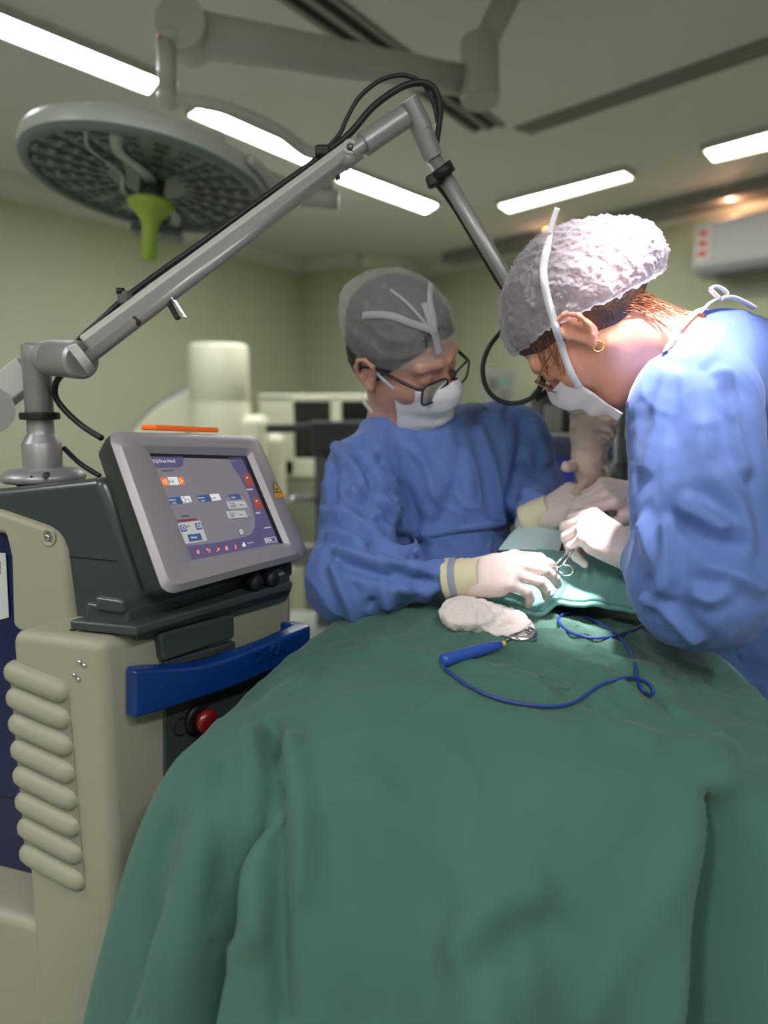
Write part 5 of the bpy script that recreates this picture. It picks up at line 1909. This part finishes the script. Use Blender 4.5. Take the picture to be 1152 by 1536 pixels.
wc = [(pp3(((1030, 545), (1065, 560), (1099, 582), (1149, 650)), (1.0, 0.99, 1.0, 1.02)), 0.018, -0.004),
      (pp3(((1017, 550), (1005, 620), (985, 690), (971, 737)), (1.0, 0.99, 0.98, 0.98)), 0.018, -0.004),
      (pp3(((1000, 560), (985, 640), (968, 700)), 0.99), 0.010, 0.006),
      (pp3(((1100, 600), (1125, 700), (1140, 790), (1140, 860)), (0.96, 0.95, 0.93, 0.92)), 0.018, -0.004),
      (pp3(((1030, 764), (1055, 776), (1080, 792)), 0.905), 0.010, 0.010),
      (pp3(((1040, 800), (1075, 830)), 0.9), 0.018, -0.004),
      (pp3(((1060, 850), (1110, 868), (1140, 880)), 0.89), 0.010, 0.010),
      (pp3(((1035, 765), (1062, 784), (1080, 795)), 0.89), 0.012, 0.012),
      (pp3(((1035, 785), (1070, 803), (1105, 812)), 0.89), 0.012, -0.009),
      (pp3(((1000, 790), (1002, 840), (998, 872), (972, 898)), 0.95), 0.009, 0.012),
      (pp3(((972, 898), (1005, 925), (1040, 958)), 0.93), 0.010, 0.012),
      (pp3(((1045, 892), (1065, 898), (1085, 890)), 0.89), 0.009, 0.009),
      (pp3(((1085, 720), (1110, 760), (1120, 800)), 0.9), 0.014, 0.008),
      (pp3(((1055, 640), (1050, 700), (1030, 740)), 0.92), 0.016, 0.008),
      (pp3(((1090, 560), (1105, 640), (1118, 700)), 0.96), 0.010, 0.010),
      (pp3(((975, 870), (1010, 910), (1040, 960)), (0.98, 0.93, 0.92)), 0.018, -0.004),
      (pp3(((965, 790), (985, 850), (1000, 890)), (1.0, 0.96, 0.94)), 0.012, 0.012),
      (pp3(((1090, 490), (1060, 530), (1020, 560)), (1.12, 1.1, 1.06)), 0.012, 0.004)]
v, F = shell_of(wom_gown, (0.27, 0.82, 0.3), (0.98, 1.56, 1.72), 0.0085, gown_folds(wc, 0.004, 0.0015, 5.0), sub=True, creases=wc)
gw2 = obj('gown', (v, F), gownM, wom)
bv_wg = bv(v, F)
obj('trousers', join(tube([(0.62, 1.1, 0.5), (0.62, 1.1, 0.07)], [0.09, 0.07], 18), tube([(0.72, 1.25, 0.5), (0.72, 1.25, 0.07)], [0.09, 0.07], 18)), gownM, wom)
for x, y in ((0.58, 1.1), (0.68, 1.25)):
    obj('shoe', lathe([(0.04, -0.11), (0.048, -0.06), (0.045, 0.06), (0.03, 0.1)], (x, y, 0.045), axis=(-1, 0, 0), seg=18), blackM, wom)

hairB = pm('auburn_hair', (84, 56, 44), 0.45, bump=[(260, 0.8, 0.003)], var=(80, 0.3))
bunc = (at(942, 388, 1.19) - WT) @ WRm
v, F = snet(lambda P: smin(hair_sdf(P, 0.0015, 0.027), np.linalg.norm(P - bunc, axis=1) - 0.042, 0.03), (-0.15, -0.2, -0.14), (0.13, 0.12, 0.17), 0.0048)
hr = obj('hair', (v @ WRm.T + WT, F), hairB, wom)


def wom_cap(P):
    Q = toW(P)
    d = ell(Q, (0, -0.022, 0.038), (0.091, 0.114, 0.091))
    d = smin(d, ell(Q, (0, -0.045, -0.005), (0.086, 0.082, 0.065)), 0.03)
    d = smin(d, np.linalg.norm(P - at(942, 388, 1.19), axis=1) - 0.054, 0.06)
    cut = -(Q[:, 2] - 0.02 - np.where(Q[:, 1] > 0, 0.5, 0.8) * Q[:, 1])
    return smax(d, cut, 0.008)


v, F = snet(wom_cap, (0.12, 1.0, 1.4), (0.52, 1.42, 1.82), 0.0034)
N = normals(v, F)
v = v + N * (0.004 * ridged(v * 22 + v[:, [1, 2, 0]] * 14, 3) + 0.0035 * ridged(v * 48 + v[:, [2, 0, 1]] * 20, 6) + 0.003 * ridged(v * 85 + 7, 7) - 0.002)[:, None]
capW = veil('bouffant_nonwoven', (228, 222, 234), 0.66, bump=(110, 1.0, 0.004), spread=0.4)
cp2 = obj('surgical_cap', (v, F), capW, wom)
bv_wc = bv(v, F)

Gm = mask_geo(WRm, WT, 0.056, 0.122, 0.058)
mk = obj('face_mask', grid_geo(Gm), maskM, wom)
md = mk.modifiers.new('thick', 'SOLIDIFY')
md.thickness = 0.002
both = bv_wc
spectacles(wom, WRm, WT, -0.006, 0.104, 0.05, 0.036, 0.014, 0.0011, pm('gold_frame', (150, 120, 90), 0.3, metal=0.8), tend=0.03)

# straps, ear ring, loose hair and ties of the woman
bv_wall = BVHTree.FromPolygons([Vector(p) for p in np.r_[np.asarray(v), np.zeros((0, 3))]], [tuple(map(int, q)) for q in F])


def proj_x(p):
    d = np.asarray(p) - CAM
    return 576 + FPX * d[0] / np.dot(d, FW)


def hit_any(trees, x, y, lift):
    d = Vector(ray(x, y)).normalized()
    best = None
    for b in trees:
        h = b.ray_cast(Vector(CAM), d)
        if h[0] is not None and (best is None or h[3] < best[3]):
            best = h
    if best is None:
        return None, None
    n = np.array(best[1])
    if np.dot(n, ray(x, y)) > 0:
        n = -n
    return np.array(best[0]) + n * lift, n


def ribbon_any(name, trees, pix, wd, mat, parent, lift=0.003, th=0.001, first=None):
    P, N = ([], []) if first is None else ([np.asarray(first)], [unit(CAM - np.asarray(first))])
    for x, y in pix:
        p, n = hit_any(trees, x, y, lift)
        if p is not None:
            P.append(p)
            N.append(n)
    # even out steps between surfaces
    return obj(name, strip(spline(P, 6), spline(N, 6), wd, th), mat, parent)


bv_wm = bv(*grid_geo(Gm))
ribbon_any('mask_strap', [bv_wc, bv_wb, bv_wm], ((869, 578), (858, 559), (850, 538), (843, 516), (836, 498), (829, 475), (822, 450), (817, 425), (816, 400), (820, 378), (826, 355)), 0.011, tieM, mk)
p_end = hit_any([bv_wc], 826, 352, 0.003)[0]
P = spline([p_end, at(829, 333, p_end[1]), at(836, 312, p_end[1])], 5)
obj('strap_tail', strip(P, [np.array([0, -1.0, 0])] * len(P), 0.008), tieM, mk)
obj('ear_ring', loop_tube([wl_((-0.0845 - 0.003 * math.cos(a), -0.004 + 0.0072 * math.cos(a), -0.051 + 0.0072 * math.sin(a))) for a in np.linspace(0, 2 * math.pi, 20, endpoint=False)], 0.0014, 8), pm('gold', (226, 190, 110), 0.25, metal=1.0), wom)
gs = []
for i in range(150):                            # loose strands swept back over the nape
    f = rng.uniform()
    x0, y0 = 905 + 90 * f + rng.normal() * 6, 462 - 32 * f + rng.normal() * 7
    L_ = rng.uniform(50, 130)
    dy = rng.normal() * 12 + 8
    pts = []
    for s in np.linspace(0, 1, 5):
        p, n = hit_any([bv_wb], x0 + L_ * s, y0 + dy * s - 10 * math.sin(s * 3) + rng.normal() * 2, rng.uniform(0.001, 0.006))
        if p is not None and (not pts or np.linalg.norm(p - pts[-1]) < 0.05):
            pts.append(p)
    if len(pts) > 2:
        gs.append(tube(spline(pts, 4), 0.0006, 4, caps=False))
for i in range(16):                             # wisps beside the temple
    x0, y0 = 812 + rng.uniform(-8, 24), 508 + rng.uniform(-6, 12)
    pts = []
    for s in np.linspace(0, 1, 4):
        p, n = hit_any([bv_wb], x0 + 14 * s + rng.normal() * 3, y0 + 44 * s, rng.uniform(0.001, 0.005))
        if p is not None and (not pts or np.linalg.norm(p - pts[-1]) < 0.04):
            pts.append(p)
    if len(pts) > 2:
        gs.append(tube(spline(pts, 4), 0.0005, 4, caps=False))
st_ = obj('hair_strands', join(*gs), pm('copper_hair', (140, 88, 60), 0.4), hr)
st_['kind'] = 'stuff'
# knotted white tie at the back of the neck
Yt = 1.16
for pts, wd in (([(1050, 470), (1064, 455), (1078, 447)], 0.012), ([(1078, 447), (1066, 434), (1076, 430), (1090, 440), (1082, 450)], 0.014), ([(1082, 447), (1100, 446), (1118, 454), (1132, 462)], 0.016)):
    P = spline([at(x, y, Yt) for x, y in pts], 6)
    obj('neck_tie', tube(P, wd / 2, 10, flat=0.35), tieM, gw2)
ribbon_any('neck_binding', [bv_wg, bv_wb], ((1000, 530), (1008, 510), (1022, 490), (1040, 474), (1060, 464), (1082, 458)), 0.008, tieM, gw2, 0.004)

# her gloved hands
B1 = basis(at(892, 794, 1.17) - W1, (0.25, -0.68, 0.7))
hand('glove', W1 + B1 @ np.array([0, 0.015, 0]), B1, [(48, 62, 30), (58, 64, 35), (66, 66, 35), (72, 66, 35)], [(-0.048, 0.082, -0.024), (-0.04, 0.105, -0.038)], gloveM, wom, left=True, scale=0.94)
cu = obj('glove_cuff', lathe([(0.036, -0.02), (0.035, -0.01), (0.034, 0.0), (0.0325, 0.012), (0.031, 0.024)], W1, axis=B1[:, 1], seg=32, caps=False), pm('sheer_cuff', (228, 206, 190), 0.5), wom)
cu.modifiers.new('thick', 'SOLIDIFY').thickness = 0.002
B2 = basis(at(905, 738, 1.27) - W2, (0.05, -0.45, 0.9))
hand('glove', W2 + B2 @ np.array([0, 0.01, 0]), B2, [(24, 48, 42), (34, 52, 40), (44, 56, 40), (52, 56, 40)], [(-0.05, 0.08, -0.03), (-0.042, 0.108, -0.05)], gloveM, wom)

# ================================================================== things on the field
trees = [bvh, bvh_s]
steel = pm('instrument_steel', (196, 196, 200), 0.18, metal=1.0)
nh = thing('needle_holder', 'steel ring-handled needle holder held between the gloved hands', 'surgical instrument')
pv_ = at(862, 818, 1.185)
tip_ = at(874, 800, 1.20)
r1c, r2c = at(848, 856, 1.10), at(826, 853, 1.115)
ringv = lambda c, a_, b_: [c + np.array([a_ * math.cos(t), 0.35 * b_ * math.sin(t), b_ * math.sin(t)]) for t in np.linspace(0, 2 * math.pi, 24, endpoint=False)]
obj('finger_ring', loop_tube(ringv(r1c, 0.0115, 0.0075), 0.0016, 8), steel, nh)
obj('finger_ring', loop_tube(ringv(r2c, 0.0115, 0.0075), 0.0016, 8), steel, nh)
obj('shank', tube([r1c + np.array([-0.004, 0, 0.008]), pv_ + np.array([0.002, 0, 0])], [0.0018, 0.0024], 10), steel, nh)
obj('shank', tube([r2c + np.array([0.008, 0, 0.006]), pv_ - np.array([0.002, 0, 0])], [0.0018, 0.0024], 10), steel, nh)
obj('ratchet', tube([r1c + np.array([-0.012, 0, 0.004]), r2c + np.array([0.012, 0, 0.002])], 0.0018, 8), steel, nh)
obj('pivot_screw', lathe([(0.0035, -0.003), (0.0035, 0.003)], pv_, axis=(0, 1, 0.2), seg=14), steel, nh)
obj('jaw', tube([pv_, tip_], [0.003, 0.0012], 10), steel, nh)

# folded white towel
gcz = on_drape(705, 950)
g0 = at(700, 922, gcz[1] + 0.03)
gR = basis(at(795, 935, gcz[1] + 0.02) - at(670, 918, gcz[1] + 0.03), (0.0, -0.35, 0.93))


def gauze_sdf(P):
    Q = (P - g0) @ gR
    d = ell(Q, (0.0, 0.0, 0.0), (0.034, 0.040, 0.021))
    d = smin(d, ell(Q, (-0.002, 0.048, -0.003), (0.028, 0.038, 0.016)), 0.02)
    d = smin(d, ell(Q, (0.004, 0.078, -0.008), (0.022, 0.022, 0.010)), 0.012)
    lip = np.abs(Q[:, 2] + 0.006 - 0.004 * np.sin(Q[:, 1] * 60)) - 0.0028
    d = np.minimum(d, smax(ell(Q, (0.006, 0.055, -0.006), (0.036, 0.045, 0.02)), lip, 0.003))
    lip2 = np.abs(Q[:, 2] - 0.003 - 0.003 * np.sin(Q[:, 1] * 70 + 2)) - 0.0026
    d = np.minimum(d, smax(ell(Q, (0.005, 0.05, -0.001), (0.034, 0.043, 0.02)), lip2, 0.003))
    return d


gl_, gh_ = g0 - 0.1, g0 + 0.13
v, F = snet(gauze_sdf, gl_, gh_, 0.0024)
N = normals(v, F)
v = v + N * (0.0034 * noise(v * 90) + 0.002 * noise(v * 260))[:, None]
gz = obj('gauze_towel', (v, F), pm('white_gauze', (226, 212, 208), 0.9, bump=[(350, 0.5, 0.0015)], sheen=0.2))
tag(gz, 'crumpled white gauze towel lying on the green drape beside the cautery pencil', 'towel')
# steel ring handle peeping from under it
rc = on_drape(781, 957, 0.006)
sr = thing('steel_retractor', 'polished steel ring handle peeping out from under the gauze towel', 'surgical instrument')
P = [rc + np.array([0.019 * math.cos(t), 0.012 * math.sin(t), 0.005 * math.sin(t)]) for t in np.linspace(0, 2 * math.pi, 32, endpoint=False)]
obj('ring_handle', loop_tube(P, 0.0052, 12), steel, sr)
obj('shaft', tube(spline([rc + np.array([0.004, 0.012, 0.008]), at(786, 946, rc[1] + 0.02), at(770, 940, rc[1] + 0.03)], 5), [0.006] * 5 + [0.005] * 6, 12), steel, sr)

# cautery pencil and its lead
cauB = pm('cautery_blue', (44, 82, 172), 0.32, coat=0.3)
cau = thing('cautery_pencil', 'blue cautery pencil with trailing blue lead on the green drape', 'surgical instrument')
pa, pb = on_drape(664, 1002, 0.010), on_drape(752, 977, 0.010)
axd = pb - pa
Lp = np.linalg.norm(axd)
obj('pencil_body', lathe([(0.006, -0.002), (0.0082, 0.0), (0.0086, 0.004), (0.0082, 0.03), (0.0084, Lp * 0.5), (0.0076, Lp * 0.8), (0.0055, Lp * 0.97), (0.004, Lp)], pa, axis=axd, seg=24), cauB, cau)
obj('tip_collar', lathe([(0.0036, Lp), (0.0036, Lp + 0.005), (0.003, Lp + 0.006)], pa, axis=axd, seg=18), pm('tip_yellow', (206, 190, 80), 0.4), cau)
obj('electrode', tube([pb + unit(axd) * 0.005, pb + unit(axd) * 0.016 + np.array([0, 0.003, 0.002])], 0.0011, 8), pm('electrode_dark', (60, 58, 56), 0.3, metal=0.8), cau)
lead = [(664, 1004), (672, 1012), (690, 1026), (715, 1041), (745, 1053), (780, 1061), (815, 1065), (845, 1064), (868, 1056), (888, 1040), (908, 1028), (932, 1022), (955, 1022), (972, 1029), (981, 1040), (978, 1048), (966, 1044), (957, 1030), (955, 1012), (949, 990), (938, 970), (920, 952), (898, 938), (872, 927), (850, 923), (837, 930), (840, 942), (856, 954), (880, 961), (905, 962), (930, 957), (955, 946), (985, 930)]
lead = spline(np.c_[np.array(lead, float), np.zeros(len(lead))], 4)[:, :2]
P = np.array([on_drape(x, y, 0.0032, trees) for x, y in lead])
for _ in range(6):
    P[1:-1] = 0.5 * P[1:-1] + 0.25 * (P[:-2] + P[2:])
P[:, 2] += 0.0012
P[0] = pa - unit(axd) * 0.002
obj('lead', tube(P, 0.0021, 8), pm('lead_blue', (38, 62, 140), 0.35), cau)

# glove-covered laser handpiece
lx = pm('latex_cover', (206, 184, 166), 0.5, sss=0.06, bump=[(35, 0.35, 0.003)])
hp = thing('handpiece_cover', 'beige latex glove pulled over the laser handpiece above the wound', 'glove')
Yh = 1.345
A_ = [at(886, 612, Yh + 0.01), at(884, 650, Yh), at(882, 690, Yh), at(884, 712, Yh), at(889, 724, Yh)]


def sleeve(P):
    d = cap(P, A_[0], A_[1], 0.036, 0.031)
    d = smin(d, cap(P, at(905, 625, Yh), at(893, 670, Yh), 0.028, 0.024), 0.02)
    d = smin(d, cap(P, A_[1], A_[2], 0.030, 0.026), 0.01)
    d = smin(d, cap(P, A_[2], A_[3], 0.026, 0.025), 0.008)
    d = smin(d, cap(P, A_[3], A_[4], 0.020, 0.016), 0.006)
    d = smin(d, cap(P, at(860, 698, Yh - 0.015), at(849, 700, Yh - 0.03), 0.008, 0.0095), 0.006)
    d = smin(d, cap(P, at(878, 726, Yh - 0.012), at(866, 738, Yh - 0.03), 0.008, 0.0105), 0.006)
    d = smin(d, cap(P, at(905, 690, Yh), at(908, 708, Yh), 0.006, 0.005), 0.008)
    return d


v, F = snet(sleeve, A_[4] - 0.09, A_[0] + 0.09, 0.003)
N = normals(v, F)
v = v + N * (0.0035 * (ridged(v * np.array([18, 18, 60]) + v[:, [2, 0, 1]] * 20, 2) - 0.4))[:, None]
obj('glove_sleeve', (v, F), lx, hp)
obj('rubber_band', loop_tube([A_[4] + np.array([0.0165 * math.cos(t), 0.0165 * math.sin(t), 0.003 + 0.002 * math.cos(t)]) for t in np.linspace(0, 2 * math.pi, 28, endpoint=False)], 0.0016, 8), pm('band_tan', (190, 160, 132), 0.5), hp)
obj('handpiece_tip', tube([A_[4], at(892, 752, Yh - 0.02), at(890, 780, Yh - 0.04)], [0.014, 0.010, 0.006], 16), pm('handpiece_silver', (200, 190, 186), 0.3, metal=0.3), hp)

# blood-stained swab beside her wrist
sw0 = at(946, 777, 1.27)


def swab(P):
    d = ell(P, sw0, (0.022, 0.016, 0.009))
    d = smin(d, cap(P, sw0 + np.array([-0.018, -0.006, 0.004]), sw0 + np.array([-0.005, -0.012, -0.006]), 0.005), 0.004)
    return smin(d, cap(P, sw0 + np.array([-0.016, -0.01, 0.006]), sw0 + np.array([0.018, -0.012, 0.008]), 0.005), 0.003)


v, F = snet(swab, sw0 - 0.045, sw0 + 0.045, 0.0022)
N = normals(v, F)
v = v + N * (0.002 * noise(v * 140))[:, None]
swm = pm('pink_swab', (226, 190, 196), 0.9, bump=[(300, 0.5, 0.001)], var=(50, 0.12))
so = obj('swab', (v, F), swm)
tag(so, 'pink crumpled swab with a red blood spot behind the bright hand', 'swab')
obj('blood_spot', lathe([(0.006, 0), (0.005, 0.002), (0.001, 0.0025)], at(948, 769, 1.255), axis=(0, -0.8, 0.6), seg=14), pm('blood', (170, 40, 40), 0.3), so)
